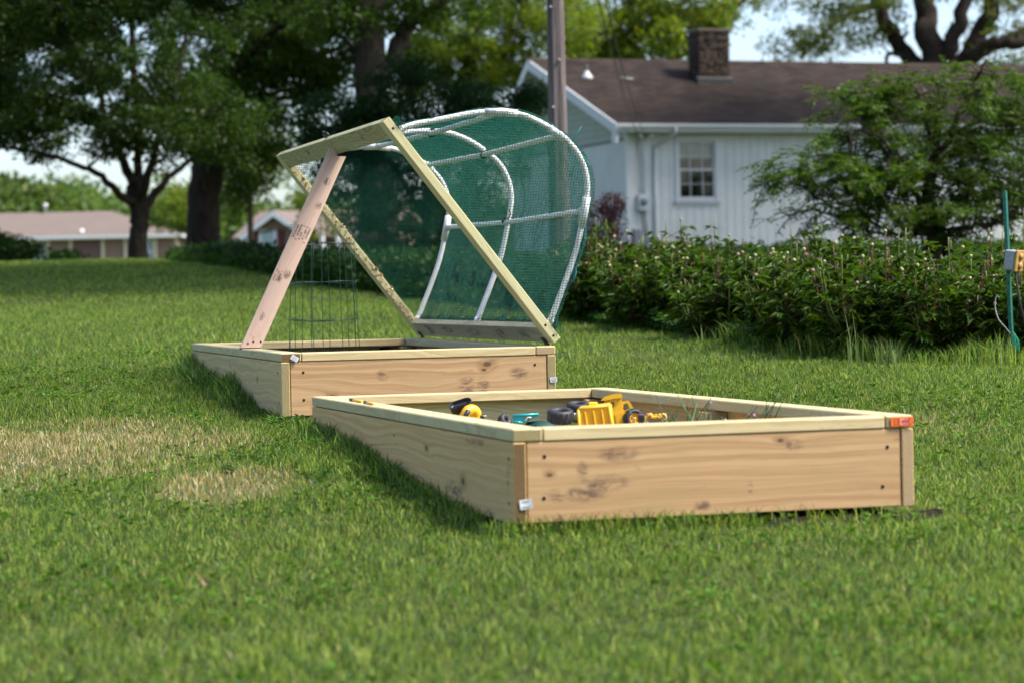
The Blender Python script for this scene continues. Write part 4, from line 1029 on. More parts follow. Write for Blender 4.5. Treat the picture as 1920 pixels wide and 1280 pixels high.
# window: casing, two sashes with muntins, shade, curtains
wn = empty("window"); wn.parent = house
cx, cz = (wx0 + wx1) / 2, (wz0 + wz1) / 2; ww, wh = wx1 - wx0, wz1 - wz0
mb = MB(); cw_ = .085
mb.box((cx, -.03, wz1 + cw_ / 2), (ww + 2 * cw_, .05, cw_)); mb.box((wx0 - cw_ / 2, -.03, cz), (cw_, .05, wh)); mb.box((wx1 + cw_ / 2, -.03, cz), (cw_, .05, wh))
mb.build("frame", M_TRIM, wn)
mb = MB(); mb.box((cx, -.045, wz0 - .05), (ww + .24, .09, .06)); mb.box((cx, -.03, wz0 - .12), (ww + 2 * cw_, .035, .07)); mb.build("sill", M_TRIM, wn)
zm = cz + .005; mb = MB(); st = .04
for (za, zb, y_) in ((zm - .015, wz1 - .004, .012), (wz0 + .004, zm + .02, -.012)):
    mb.box((cx, y_, zb - st / 2), (ww - .01, .03, st)); mb.box((cx, y_, za + st / 2), (ww - .01, .03, st))
    for x_ in (wx0 + .005 + st / 2, wx1 - .005 - st / 2): mb.box((x_, y_, (za + zb) / 2), (st, .03, zb - za - 2 * st))
    for k in (1, 2): mb.box((wx0 + ww * k / 3, y_ + .002, (za + zb) / 2), (.016, .012, zb - za - 2 * st))
    mb.box((cx, y_ + .004, (za + zb) / 2), (ww - .09, .010, .014))
mb.build("sash", M_TRIM, wn)
for (za, zb, y_) in ((zm + .03, wz1 - .04, .020), (wz0 + .04, zm - .02, -.004)):
    mb = MB(); mb.box((cx, y_, (za + zb) / 2), (ww - .08, .004, zb - za + .02)); 
    t = NT("pane_glass"); g_ = t.n("ShaderNodeBsdfGlass"); g_.inputs["Roughness"].default_value = .02; tr_ = t.n("ShaderNodeBsdfTransparent"); gl = t.n("ShaderNodeBsdfGlossy"); gl.inputs["Roughness"].default_value = .03
    mx_ = t.n("ShaderNodeMixShader"); fr_ = t.n("ShaderNodeFresnel"); fr_.inputs[0].default_value = 1.4; t.t.links.new(fr_.outputs[0], mx_.inputs[0]); t.t.links.new(tr_.outputs[0], mx_.inputs[1]); t.t.links.new(gl.outputs[0], mx_.inputs[2]); t.t.links.new(mx_.outputs[0], t.out.inputs[0])
    mb.build("pane", t.m, wn)
mb = MB(); mb.box((cx, .10, wz1 - .20), (ww + .1, .01, .42)); mb.build("window_shade", M_CURT, wn)
mb = MB(); P = [(wx0 - .05 + ww * 1.1 * s, .19 + .02 * math.sin(s * 70)) for s in np.linspace(.60, 1.0, 60)]
V = [(x_, y_, z_) for x_, y_ in P for z_ in (wz0 - .1, wz1)]; mb.add(V, [(2 * i, 2 * i + 2, 2 * i + 3, 2 * i + 1) for i in range(59)]); mb.build("curtain", M_LACE, wn)
mb = MB(); mb.box((cx, .9, cz), (ww + .8, .02, wh + .8)); mb.box((cx - .9, .5, cz), (.02, .9, wh + .8)); mb.box((cx + .9, .5, cz), (.02, .9, wh + .8)); mb.box((cx, .5, cz + wh / 2 + .4), (ww + .8, .9, .02)); mb.box((cx, .5, cz - wh / 2 - .4), (ww + .8, .9, .02)); mb.build("dark_room", plain("unlit_room", (.012, .011, .010, 1), .9), wn)
# roof: stepped shingle courses on the two slopes, prow-shaped gable overhang
RISE, OV = 1.86, .45
def on_vplane(px, py, u_):    # height and depth where a ray meets the local plane x = u_
    d = CR.T @ np.array([(px - 960) / F, (640 - py) / F, 1.0]); o_ = np.array([0, 0, ZC]); k = ((hc + hex_ * u_ - o_) @ hex_) / (d @ hex_); p = o_ + d * k - hc
    return float(p @ hey), float(p[2])
ZR = ZE + RISE; half = HD / 2 + OV; PE, PK = -.42, -.95     # gable overhang at the eaves and at the peak
mb = MB(); NR_ = 32
for side_ in (0, 1):
    for k in range(NR_):
        s0, s1 = k / NR_, (k + 1) / NR_
        y0, y1 = -OV + s0 * half, -OV + s1 * half + .02; z0, z1 = ZE - .02 + s0 * RISE, ZE - .02 + s1 * RISE + .004
        x0, x1 = PE + (PK - PE) * s0, PE + (PK - PE) * s1
        if side_: y0, y1 = HD - y0, HD - y1
        j0, j1 = (.012, 0)
        V = [(x0, y0, z0 + .016), (HL + .5, y0, z0 + .016), (HL + .5, y1, z1 + .004), (x1, y1, z1 + .004), (x0, y0, z0 - .002), (HL + .5, y0, z0 - .002), (HL + .5, y1, z1 - .014), (x1, y1, z1 - .014)]
        mb.add(V, [(0, 1, 2, 3), (4, 7, 6, 5), (0, 4, 5, 1), (1, 5, 6, 2), (2, 6, 7, 3), (3, 7, 4, 0)])
yr = -OV + half
mb.prism([(yr - .13, ZR - .075), (yr, ZR + .035), (yr + .13, ZR - .075), (yr, ZR)], PK - .02, HL + .52, 0, lambda y, z, d: (d, y, z))
mb.build("roof", M_SHIN, house)
mb = MB()      # roof deck and soffit under the shingles
for side_ in (0, 1):
    V = []
    for x_e, x_p in ((PE + .02, PK + .02), (HL + .45, HL + .45)):
        for dz in (-.03, -.11): V += [(x_e, -OV + .02, ZE - .01 + dz), (x_p, yr, ZR - .01 + dz)]
    V = np.array(V); 
    if side_: V[:, 1] = HD - V[:, 1]
    mb.add(V, [(0, 1, 5, 4), (2, 6, 7, 3), (0, 4, 6, 2), (1, 3, 7, 5), (0, 2, 3, 1), (4, 5, 7, 6)])
mb.build("roof_deck", M_TRIM, house)
mb = MB()      # barge boards along the rakes
for side_ in (0, 1):
    for (a, b) in (((PE, -OV, ZE), (PK, yr, ZR)),):
        V = [(a[0] - .03, a[1], a[2] - .01), (b[0] - .03, b[1], b[2] - .01), (b[0] - .03, b[1], b[2] - .25), (a[0] - .03, a[1] + .0, a[2] - .25),
             (a[0] + .02, a[1], a[2] - .01), (b[0] + .02, b[1], b[2] - .01), (b[0] + .02, b[1], b[2] - .25), (a[0] + .02, a[1], a[2] - .25)]
        V = np.array(V)
        if side_: V[:, 1] = HD - V[:, 1]
        mb.add(V, [(0, 1, 2, 3), (4, 7, 6, 5), (0, 4, 5, 1), (1, 5, 6, 2), (2, 6, 7, 3), (3, 7, 4, 0)])
for y_ in (-OV + .13, HD + OV - .13):
    mb.box((PE - .005, y_, ZE - .30), (.055, .26, .26))
mb.build("barge_board", M_TRIM, house)
mb = MB(); mb.box((HL / 2, -OV + .01, ZE - .095), (HL + .8, .02, .17)); mb.box((HL / 2, -OV / 2 + .0, ZE - .175), (HL, OV - .04, .02)); mb.build("fascia", M_TRIM, house)
mb = MB(); y_ = -OV - .055
prof = [(-.05, 0), (-.05, -.055), (-.035, -.095), (.05, -.095), (.05, 0), (.042, 0), (.042, -.085), (-.03, -.085), (-.042, -.05), (-.042, 0)]
mb.prism([(y_ + a_, ZE - .005 + b_) for a_, b_ in prof], PE, HL + .45, 0, lambda y, z, d: (d, y, z)); mb.build("gutter", M_PALEG, house)
dx0 = on_front(1226, 300)[0]; dx1 = on_front(1250, 250)[0]
mb = MB(); mb.tube(smoothline([(dx1, y_, ZE - .09), (dx1, y_ + .0, ZE - .20), (dx1 - .12, y_ + .22, ZE - .36), (dx0 + .02, -.06, ZE - .50), (dx0, -.06, ZE - .7)], 4), .042, 8)
mb.tube([(dx0, -.06, ZE - .66), (dx0, -.06, .1), (dx0 - .0, -.06, -.05), (dx0 + .02, -.22, -.14)], .040, 8); mb.box((dx0, -.045, ZE - .95), (.13, .02, .02)); mb.build("downspout", M_PALEG, house)
# scalloped boards in the gable, each row overlapping the one below
gz0 = 2.50; rows = 14; rh = (ZR - gz0) / rows + .004; mb = MB()
for k in range(rows):
    zb = gz0 + k * rh; zt_ = zb + rh + .02
    lim = lambda z: max(0.0, (z - (ZE - .12)) / (RISE) * half - OV) 
    ya, yb = lim(zb), HD - lim(zb)
    if yb - ya < .15: break
    nseg = max(4, int((yb - ya) / .06)); yy = np.linspace(ya, yb, nseg); bot = zb + .022 * np.sin(yy / .30 * 2 * math.pi) * (1 if k else 0)
    la, lb = lim(zt_), HD - lim(zt_)
    pts = [(y, z) for y, z in zip(yy, bot)] + [(max(lb, la + .02), zt_), (la, zt_)]
    d0 = .012; V = [(-.0 - .022, y, z) for y, z in pts[:nseg]] + [(-.006, y, z) for y, z in pts[nseg:]] + [(.02, y, z) for y, z in pts]
    n = len(pts); mb.add(V, [tuple(range(n)), tuple(range(2 * n - 1, n - 1, -1))] + [(i, i + n, (i + 1) % n + n, (i + 1) % n) for i in range(n)])
mb.build("gable_siding", M_SCAL, house)
mb = MB(); mb.prism([(0, 2.44), (HD, 2.44), (HD, ZE - .05), (HD / 2, ZR - .1), (0, ZE - .05)], .025, .06, 0, lambda y, z, d: (d, y, z)); mb.box((-.03, HD / 2, gz0 - .02), (.03, HD, .04)); mb.build("gable_frame", M_DARKM, house)
# stone chimney
def roof_point(px, py):
    d = CR.T @ np.array([(px - 960) / F, (640 - py) / F, 1.0]); o_ = np.array([0, 0, ZC]); k = 50
    while k < 70:
        p = o_ + d * k - hc; u_, v_, z_ = p @ hex_, p @ hey, p[2]
        if z_ <= ZE + (v_ + OV) / half * RISE: return u_, v_, z_
        k += .02
    return u_, v_, z_
cu, cv, cz_ = roof_point(1340, 156)
sc_ = 57.5 / F; chw = 66 * sc_ * .97; chd = .62; ztop = cz_ + 99 * sc_
t = NT("dark_chimney_stone"); v = t.obj(); a = t.n("ShaderNodeAttribute", attribute_name="tint"); nz = t.noise(v, 14, 5, .7)
M_STONE = t.surf(t.mix(t.mapr(nz, .35, .7), a.outputs["Color"], (.035, .028, .024, 1)), .9, .15, nz, .6, .015)
V, Fc, T = [], [], []; z = cz_ - .55; n = 0
mbs = MB()
while z < ztop:
    hrow = rng.uniform(.045, .075); 
    for (ax, length, other) in ((0, chw, chd), (1, chd, chw)):
        for sg in (-1, 1):
            p = -length / 2
            while p < length / 2 - .02:
                l = min(rng.uniform(.10, .26), length / 2 - p)
                out_ = other / 2 + rng.uniform(-.004, .022)
                c = [0, 0, z + hrow / 2]; c[ax] = p + l / 2; c[1 - ax] = sg * (out_ - .05); dims = [0, 0, hrow - .009]; dims[ax] = l - .010; dims[1 - ax] = .10
                mbs.box((cu + c[0], cv + chd / 2 + c[1], c[2]), dims, bev=.008); k = len(mbs.V[-1]); T += [np.array([.085, .068, .054]) * rng.uniform(.35, 1.25) + np.array([.02, .005, 0]) * rng.random()] * k
                p += l
    z += hrow
chim = None
me = np_mesh("chimney", np.concatenate(mbs.V), mbs.F, tint=np.array(T)); chim = link("chimney", me, M_STONE, house)
mb = MB(); mb.box((cu, cv + chd / 2, (ztop + cz_ - .6) / 2), (chw - .05, chd - .05, ztop - cz_ + .6)); mb.build("core", plain("chimney_mortar", (.10, .085, .07, 1), .9), chim)
mb = MB(); mb.box((cu, cv + chd / 2, ztop + .015), (chw + .07, chd + .07, .06), bev=.012); mb.build("cap", M_STONE if False else plain("chimney_cap_stone", (.12, .10, .08, 1), .9), chim)
mb = MB(); mb.prism([(cv - .05, cz_ - .03), (cv - .05, cz_ + .10), (cv + .02, cz_ + .16), (cv + .02, cz_ - .0)], cu - chw / 2 - .05, cu + chw / 2 + .05, 0, lambda y, z, d: (d, y, z)); mb.build("flashing", M_DARKM, chim)
vu, vv, vz_ = roof_point(1102, 145)
mb = MB(); mb.lathe([(.03, .30), (.032, .0)], c=(vu, vv + .05, vz_), n=10); mb.build("vent_pipe", M_DARKM, house)
mb = MB(); mb.lathe([(.045, .15), (.06, .10), (.13, .02), (.16, -.06)], c=(vu, vv + .05, vz_), n=14); mb.build("vent_flashing", M_PALEG, house)
# meter box, conduit, floodlight, electrical box, crawl space vents
mx0, mz0 = on_front(1203, 381)
mt = empty("electric_meter", (0, 0, 0)); mt.parent = house
mb = MB(); mb.box((mx0, -.085, mz0), (.27, .13, .37), bev=.012); mb.build("meter_box", M_PALEG, mt)
mb = MB(); mb.lathe([(.085, .0), (.085, .05), (.07, .085), (.0001, .095)], c=(mx0, -.15, mz0 + .03), rot=np.array([[1, 0, 0], [0, 0, -1], [0, 1, 0]]), n=20); mb.build("dial", plain("meter_glass", (.20, .27, .32, 1), .1, .7), mt)
for x_ in (-.02, .06):
    mb = MB(); mb.tube(smoothline([(mx0 + x_ - .02, -.05, mz0 + .18), (mx0 + x_, -.04, mz0 + .8), (mx0 + x_ - .06, -.04, ZE - .5), (mx0 + x_ - .07, -.05, ZE - .32)], 4), .018, 6); mb.build("conduit", M_PALEG, mt)
    mb = MB(); mb.tube([(mx0 + x_, -.045, mz0 - .18), (mx0 + x_ + .05, -.04, mz0 - .6), (mx0 + x_ + .05, -.04, .0)], .014, 6); mb.build("conduit", M_GREYM, mt)
ex0, ez0 = on_front(1192, 448); mb = MB(); mb.box((ex0, -.08, ez0), (.17, .12, .42), bev=.01); mb.build("utility_box", M_GREYM, house)
fx0, fz0 = on_front(1204, 255); fl = empty("floodlight", (0, 0, 0)); fl.parent = house
mb = MB(); mb.box((fx0, -.04, fz0 + .03), (.14, .05, .14), bev=.01); mb.build("base", M_DARKM, fl)
for s_ in (-.10, .14):
    mb = MB(); q = np.array(Vector((s_ * 2, -1, -.35)).to_track_quat('Z', 'Y').to_matrix()); mb.lathe([(.02, -.10), (.035, -.03), (.062, .04), (.065, .06), (.0001, .07)], c=(fx0 + s_, -.14, fz0), rot=q, n=16); mb.build("lamp", plain("lamp_glass", (.75, .75, .74, 1), .15, .7, var=.02), fl)
for (pa, pb_) in (((1612, 462), (1700, 478)), ((1896, 455), (1960, 478))):
    a_, _ = on_front(*pa); b_, _ = on_front(*pb_); mb = MB(); mb.box(((a_ + b_) / 2, .02, -.16), (b_ - a_, .04, .24))
    for k in range(6): mb.box(((a_ + b_) / 2, -.008, -.26 + k * .04), (b_ - a_ - .04, .012, .012))
    mb.build("crawl_space_vent", M_DARKM, house)

# ------------------------------------------------------------------ utility pole and its service wires
t = NT("weathered_pole_wood"); v = t.obj(); vv = t.vmul(v, (1, 1, .04)); nz = t.noise(vv, 34, 5, .7, .3); n2 = t.noise(t.vmul(v, (1, 1, .12)), 9, 4, .6)
c = t.mix(t.mapr(nz, .38, .66), (.17, .145, .14, 1), (.065, .053, .053, 1)); c = t.mix(t.math('MULTIPLY', t.mapr(n2, .5, .75), .6), c, (.26, .19, .16, 1))
M_POLE = t.surf(c, .85, .15, nz, .8, .012)
YP = 21.5; ptop = at(1039, -330, YP); pmid = at(1043, 120, YP); pbot = at(1050, 480, YP); g = float(gz(YP))
dirp = (pmid - pbot) / (pmid[2] - pbot[2]); P0 = pbot + dirp * (g - .3 - pbot[2]); off = np.array([P0[0], P0[1], g])
pole = empty("utility_pole", off, "weathered grey wooden utility pole behind the netted cover", "utility pole"); mb = MB(); n = 22; zs = np.linspace(g - .3, ptop[2], 26); V = []
for z in zs:
    c = P0 + dirp * (z - P0[2]); r = np.interp(z, [g, pmid[2], ptop[2]], [.100, .079, .068])
    for j in range(n):
        a_ = 2 * math.pi * j / n; rr = r * (1 + .02 * math.sin(3 * a_ + z * .6)); da = abs(((a_ - (1.5 * math.pi + .18 + .03 * math.sin(z * 1.4))) + math.pi) % (2 * math.pi) - math.pi)
        rr -= .022 * max(0, 1 - da / .16); V.append((c[0] + rr * math.cos(a_) - off[0], c[1] + rr * math.sin(a_) - off[1], z - off[2]))
mb.add(V, [(i * n + j, i * n + (j + 1) % n, (i + 1) * n + (j + 1) % n, (i + 1) * n + j) for i in range(25) for j in range(n)] + [tuple(25 * n + j for j in range(n))], 0, True); mb.build("pole", M_POLE, pole)
for (px, py) in ((1048, 113), (1037, 202), (1032, 14)):
    p = at(px, py, YP - .085); mb = MB(); mb.lathe([(.0001, .016), (.006, .014), (.008, .006), (.014, .005), (.014, -.01)], rot=np.array([[1, 0, 0], [0, 0, -1], [0, 1, 0]]), n=12); mb.build("bolt", M_GREYM, pole, Matrix.Translation(Vector(p - off)))
wa = ptop.copy(); 
for i, (hx_, px_) in enumerate((((mx0 - .06), 0), ((mx0 + .10), 14))):
    e = hc + hex_ * hx_ + hey * (-.08) + np.array([0, 0, ZE - .34]); a0 = at(1047 + px_, -300, YP - .02); mid_ = (a0 + e) / 2 - np.array([0, 0, .25])
    P = smoothline([a0, (a0 * .75 + e * .25) - [0, 0, .18], mid_, (a0 * .25 + e * .75) - [0, 0, .18], e], 8); mb = MB(); mb.tube(P, .009, 6)
    o = mb.build("service_wire", M_DARKM); tag(o, "thin black %s service wire running from the pole down to the white house" % ("left" if i == 0 else "right"), "wire", "service wires")
    if i == 1:
        k = P[int(len(P) * .52)]; mb = MB(); mb.tube([k + [-.12, 0, .0], k, k + [.12, 0, -.02]], .022, 6); mb.build("splice", M_GREYM, o)

# ------------------------------------------------------------------ far brown ranch house
YB = 166.0
def far_frame(px, Y, rot, z):
    x = (px - 960) / F * Y; m = Matrix.Rotation(rot, 4, 'Z'); m.translation = (x, Y, z); return m
t = NT("mauve_brown_brick"); v = t.obj(); nz = t.noise(v, 6, 5, .7); M_BRK = t.surf(t.mix(nz, (.29, .20, .155, 1), (.20, .135, .105, 1)), .9, .1)
t = NT("mauve_shingles"); v = t.obj(); nz = t.noise(v, .9, 5, .6); M_MAUVE = t.surf(t.mix(nz, (.185, .150, .135, 1), (.14, .112, .10, 1)), .9, .1)
M_CREAM = plain("cream_paint", (.62, .55, .38, 1), .6, .3, var=.05); M_WHITE = plain("white_paint", (.78, .79, .80, 1), .5, .4, var=.04)
M_BGLASS = plain("far_window_glass", (.16, .24, .27, 1), .12, .6, var=.1)
zb_ = float(gz(YB)) - .2; s = YB / F
zx = lambda py, px: at(px, py, YB)[2]
m = far_frame(345, YB, R_(1.5), zb_); ranch = empty("ranch_house", label="long low brown brick ranch house with hipped mauve roof at the far left", cat="house", mat=m)
ez = zx(442, 200) - zb_; rz_ = zx(394, 100) - zb_; LR = 24.0; DR = 9.0
mb = MB(); mb.box((-LR / 2 - .7, DR / 2 + .0, ez / 2), (LR, DR, ez)); mb.build("wall", M_BRK, ranch)
mb = MB(); e0, e1 = .0, -LR - 1.4; hipd = 5.4
A = [(e0, -.7, ez), (e1, -.7, ez), (e1, DR + .7, ez), (e0, DR + .7, ez)]; Rg = [(e0 - hipd, DR / 2, rz_), (e1 + hipd, DR / 2, rz_)]
V = A + Rg + [(x, y, z - .16) for x, y, z in A]
mb.add(V, [(0, 4, 5, 1), (1, 5, 2), (2, 5, 4, 3), (3, 4, 0), (6, 7, 8, 9), (0, 1, 7, 6), (1, 2, 8, 7), (2, 3, 9, 8), (3, 0, 6, 9)]); roofr = mb.build("roof", M_MAUVE, ranch)
mb = MB(); mb.box(((e0 + e1) / 2, -.76, ez - .10), (LR + 1.4, .09, .22)); mb.box((e0 + .05, DR / 2, ez - .10), (.09, DR + 1.4, .22)); mb.build("gutter", M_PALEG, ranch)
mb = MB(); mb.box(((e0 + e1) / 2, -.35, ez - .235), (LR + 1.2, .66, .06)); mb.build("soffit", M_CREAM, ranch)
X = lambda px: (px - 345) * s
for px in (65, 96, 138, 198, 240, 296, 336):
    mb = MB(); mb.box((X(px), -.10, ez / 2 - .12), (.20, .20, ez - .26)); mb.build("post", M_CREAM, ranch)
for (pa, pb_) in ((71, 91), (274, 290)):
    wn = empty("window"); wn.parent = ranch; c_ = (X(pa) + X(pb_)) / 2; l_ = X(pb_) - X(pa)
    mb = MB(); mb.box((c_, -.03, ez - 1.15), (l_, .05, 1.7)); mb.build("pane", M_BGLASS, wn)
    mb = MB(); 
    for z_ in (ez - .30, ez - 1.15, ez - 2.0): mb.box((c_, -.07, z_), (l_ + .06, .04, .09))
    for x_ in (c_ - l_ / 2, c_, c_ + l_ / 2): mb.box((x_, -.066, ez - 1.15), (.07, .04, 1.66))
    mb.build("frame", M_WHITE, wn)
mb = MB(); mb.box((X(168), -.01, ez / 2 - .1), (X(193) - X(143), .04, ez - .25)); mb.build("garage_door", plain("brown_garage_door", (.15, .085, .075, 1), .7), ranch)
mb = MB(); mb.lathe([(.09, 1.0), (.16, .95), (.16, .8), (.08, .78), (.08, .0)], c=(X(73), DR / 2 - .2, rz_ - .4), n=10); mb.build("vent_pipe", M_WHITE, roofr)
mb = MB(); mb.lathe([(.16, .3), (.16, .0)], c=(X(158), .1, ez + .15), n=10); mb.build("roof_vent", M_WHITE, roofr)

# ------------------------------------------------------------------ brick house with white trim between trees and prop board
YK = 112.0; s = YK / F; zb_ = float(gz(YK)) - .3
m = far_frame(462, YK, R_(-14), zb_); brick = empty("brick_house", label="tan brick house with white gable trim and maroon shutters seen behind the prop board", cat="house", mat=m)
zk = lambda py: at(520, py, YK)[2] - zb_
t = NT("tan_brick"); v = t.obj(); nz = t.noise(v, 7, 5, .7); M_TANB = t.surf(t.mix(nz, (.30, .21, .15, 1), (.19, .125, .09, 1)), .9, .1)
M_MAROON = plain("maroon_paint", (.10, .022, .028, 1), .6, .3)
ee, rr_ = zk(440), zk(391); LB = 6.6; DB = 7.0; X = lambda px: (px - 462) * s
mb = MB(); mb.box((LB / 2 + .0, DB / 2, ee / 2), (LB, DB, ee)); mb.prism([(0, ee), (DB, ee), (DB / 2, rr_ - .1)], .0, .12, 0, lambda y, z, d: (d, y, z)); mb.build("wall", M_TANB, brick)
mb = MB(); 
for (ya, yb) in ((-.5, DB / 2), (DB + .5, DB / 2)):
    V = [(-.4, ya, ee - .12), (LB + .4, ya, ee - .12), (LB + .4, yb, rr_), (-.4, yb, rr_)]; V += [(x, y, z - .12) for x, y, z in V]; mb.add(V, [(0, 1, 2, 3), (4, 7, 6, 5), (0, 4, 5, 1), (1, 5, 6, 2), (2, 6, 7, 3), (3, 7, 4, 0)])
mb.build("roof", M_MAUVE, brick)
mb = MB()
for (ya, yb) in ((-.5, DB / 2), (DB + .5, DB / 2)): mb.tube([(-.42, ya, ee - .2), (-.42, yb, rr_ - .08)], .10, 4)
mb.build("barge_board", plain("dark_brown_paint", (.07, .04, .03, 1), .7), brick)
# projecting front gable with white rakes
gx0, gx1 = X(498), X(600); gm = (gx0 + gx1) / 2; ge, gp = zk(436), zk(398)
mb = MB(); mb.prism([(gx0, 0), (gx1, 0), (gx1, ge), (gm, gp - .12), (gx0, ge)], -1.6, .1, 0, lambda x, z, d: (x, d, z)); mb.build("front_wing", M_TANB, brick)
mb = MB(); 
for xa in (gx0 - .35, gx1 + .35):
    V = [(xa, -2.0, ge - .16), (gm, -2.0, gp + .02), (gm, 3.0, gp + .02), (xa, 3.0, ge - .16)]; V += [(x, y, z - .10) for x, y, z in V]; mb.add(V, [(0, 1, 2, 3), (4, 7, 6, 5), (0, 4, 5, 1), (1, 5, 6, 2), (2, 6, 7, 3), (3, 7, 4, 0)])
mb.build("wing_roof", M_MAUVE, brick)
mb = MB()
for xa in (gx0 - .38, gx1 + .38): mb.add([(xa, -2.04, ge - .22), (gm, -2.04, gp - .03), (gm, -2.04, gp - .28), (xa, -2.04, ge - .46), (xa, -1.97, ge - .22), (gm, -1.97, gp - .03), (gm, -1.97, gp - .28), (xa, -1.97, ge - .46)], [(0, 1, 2, 3), (4, 7, 6, 5), (0, 4, 5, 1), (1, 5, 6, 2), (2, 6, 7, 3), (3, 7, 4, 0)])
mb.build("rake_trim", M_WHITE, brick)
wx = X(533); wn = empty("window"); wn.parent = brick
mb = MB(); mb.box((wx, -1.62, zk(456)), (.62, .05, .92)); mb.build("pane", plain("pale_blue_glass", (.33, .46, .50, 1), .15, .6), wn)
mb = MB(); 
for x_ in (-.36, .36): mb.box((wx + x_, -1.66, zk(456)), (.12, .06, 1.12))
for z_ in (-.52, .52): mb.box((wx, -1.655, zk(456) + z_), (.62, .06, .10))
mb.build("frame", M_WHITE, wn)
for x_ in (-.62, .66): mb = MB(); mb.box((wx + x_, -1.65, zk(456)), (.30, .05, 1.1)); mb.build("shutter", M_MAROON, brick)
for px in (500, 591, 629, 660): mb = MB(); mb.box((X(px), -1.9 if px < 600 else -1.0, zk(440) / 2 - .1), (.17, .17, zk(440) - .1)); mb.build("post", M_WHITE, brick)
mb = MB(); mb.box((X(612), -.06, zk(483)), (.7, .1, 1.5)); mb.build("door", M_MAROON, brick)
mb = MB(); mb.box((X(612), -.10, zk(466)), (.9, .06, .16)); mb.build("door_trim", M_WHITE, brick)

# ------------------------------------------------------------------ flower bed: peony bushes in bud
L_PEON = leafmat("peony_leaves", (.040, .082, .011, 1), .42, .25, .36, (1.7, 1.7, .5))
t = NT("peony_stems"); a = t.n("ShaderNodeAttribute", attribute_name="tint"); M_PSTEM = t.surf(a.outputs["Color"], .5, .3)
t = NT("peony_buds"); a = t.n("ShaderNodeAttribute", attribute_name="tint"); M_BUD = t.surf(a.outputs["Color"], .4, .4)
BUDS = []
for tn in ((.30, .17, .13), (.34, .33, .14)):
    mb = MB(); R0 = .0105; mb.lathe([(.0001, R0 * 1.0), (R0 * .7, R0 * .8), (R0, 0), (R0 * .8, -R0 * .75), (.003, -R0 * 1.0)], n=8, close=False)
    me = np_mesh("bud", mb.V[0], mb.F, tint=np.tile(np.array(tn), (40, 1)), smooth=True); me.materials.append(M_BUD); BUDS.append(me)
def peony(seed):
    r = np.random.default_rng(seed); root = empty("peony_bush"); H = r.uniform(.52, .64)
    sb = MB(); sT = []; parts = []
    for k in range(34):
        ph = r.uniform(0, 2 * math.pi); rad = .36 * math.sqrt(r.random()); h = H * (r.uniform(.62, 1.12) + (.28 if r.random() < .15 else 0)) * (1 - .25 * rad / .36)
        e = np.array([rad * math.cos(ph), rad * math.sin(ph), h]); b = np.array([rad * .3 * math.cos(ph), rad * .3 * math.sin(ph), 0])
        P = smoothline([b, (b + e) / 2 + [.05 * math.cos(ph), .05 * math.sin(ph), .0], e], 5); sb.tube(P, np.linspace(.006, .0032, len(P)), 5)
        red = r.random() < .5; sT += [np.array([.10, .035, .02]) if red else np.array([.12, .15, .03])] * (len(P) * 5)
        if r.random() < .42:
            k_ = 0 if r.random() < .3 else 1; o_b = bpy.data.objects.new("bud", BUDS[k_]); COL.objects.link(o_b); o_b.parent = root; R0 = r.uniform(.75, 1.2); o_b.location = e + [0, 0, .010 * R0]; o_b.scale = (R0, R0, R0)
        # compound leaves: whorls of long lobed leaflets on arching stalks
        for q in range(15):
            tq = r.uniform(.10, .98) ** .75; p = P[int(tq * (len(P) - 1))]; a_ = r.uniform(0, 2 * math.pi); o_ = np.array([math.cos(a_), math.sin(a_), .5 - .2 * (1 - tq)]); ln = r.uniform(.05, .13) * (1.25 - .5 * tq)
            c = p + o_ * ln
            if r.random() < .35: sb.tube([p, c], [.0025, .0018], 4, cap=False); sT += [np.array([.07, .07, .025])] * 8
            m = 7; D = o_ * np.array([1, 1, .1]) + r.normal(0, .6, (m, 3)) * [1, 1, .5] + [0, 0, -.12]; D /= np.linalg.norm(D, axis=1, keepdims=True)
            parts.append((np.tile(c, (m, 1)), D, r.uniform(.045, .095, m) * (1.15 - .3 * tq)))
    C = np.concatenate([p[0] for p in parts]); D = np.concatenate([p[1] for p in parts]); S_ = np.concatenate([p[2] for p in parts])
    sb_me = np_mesh("stems", np.concatenate(sb.V), sb.F, tint=np.array(sT), smooth=True); link("stems", sb_me, M_PSTEM, root)
    T = tints(len(C), .6, 1.45, .10); V, Fb, T = leaves(C, S_, D=D * 6, up=1.1, aspect=.24, tint=T, jit=.5, fold=.35); leaf_obj("foliage", [(V, Fb, T)], L_PEON, root); return root
protos = [peony(100 + k) for k in range(5)]
def copy_thing(o):
    c = o.copy(); COL.objects.link(c)
    for ch in [x for x in o.children]: d = ch.copy(); COL.objects.link(d); d.parent = c
    return c
spots = []
for row, dy in enumerate((.42, 1.15, 1.95, 2.8)):
    for k in range(9):
        x = .62 + .36 * k + (.18 if row % 2 else 0) + rng.uniform(-.06, .06) + row * .03; y = float(bed_edge_y(x)) + dy * (1.0) + rng.uniform(-.08, .08)
        if x > 3.75: continue
        spots.append((x, y))
first = set()
for i, (x, y) in enumerate(spots):
    k = i % 5
    if k not in first: o = protos[k]; first.add(k)
    else: o = copy_thing(protos[k])
    o.location = (x, y, float(gh(x, y)) - .01); o.rotation_euler[2] = rng.uniform(0, 6.28); s = rng.uniform(.88, 1.1); o.scale = (s, s, s * rng.uniform(.80, 1.18) * (1.0 if x < 2.6 else .95))
    tag(o, "dark leaved peony bush with round pink buds in the bed before the white house", "peony bush", "peony bushes in the flower bed")
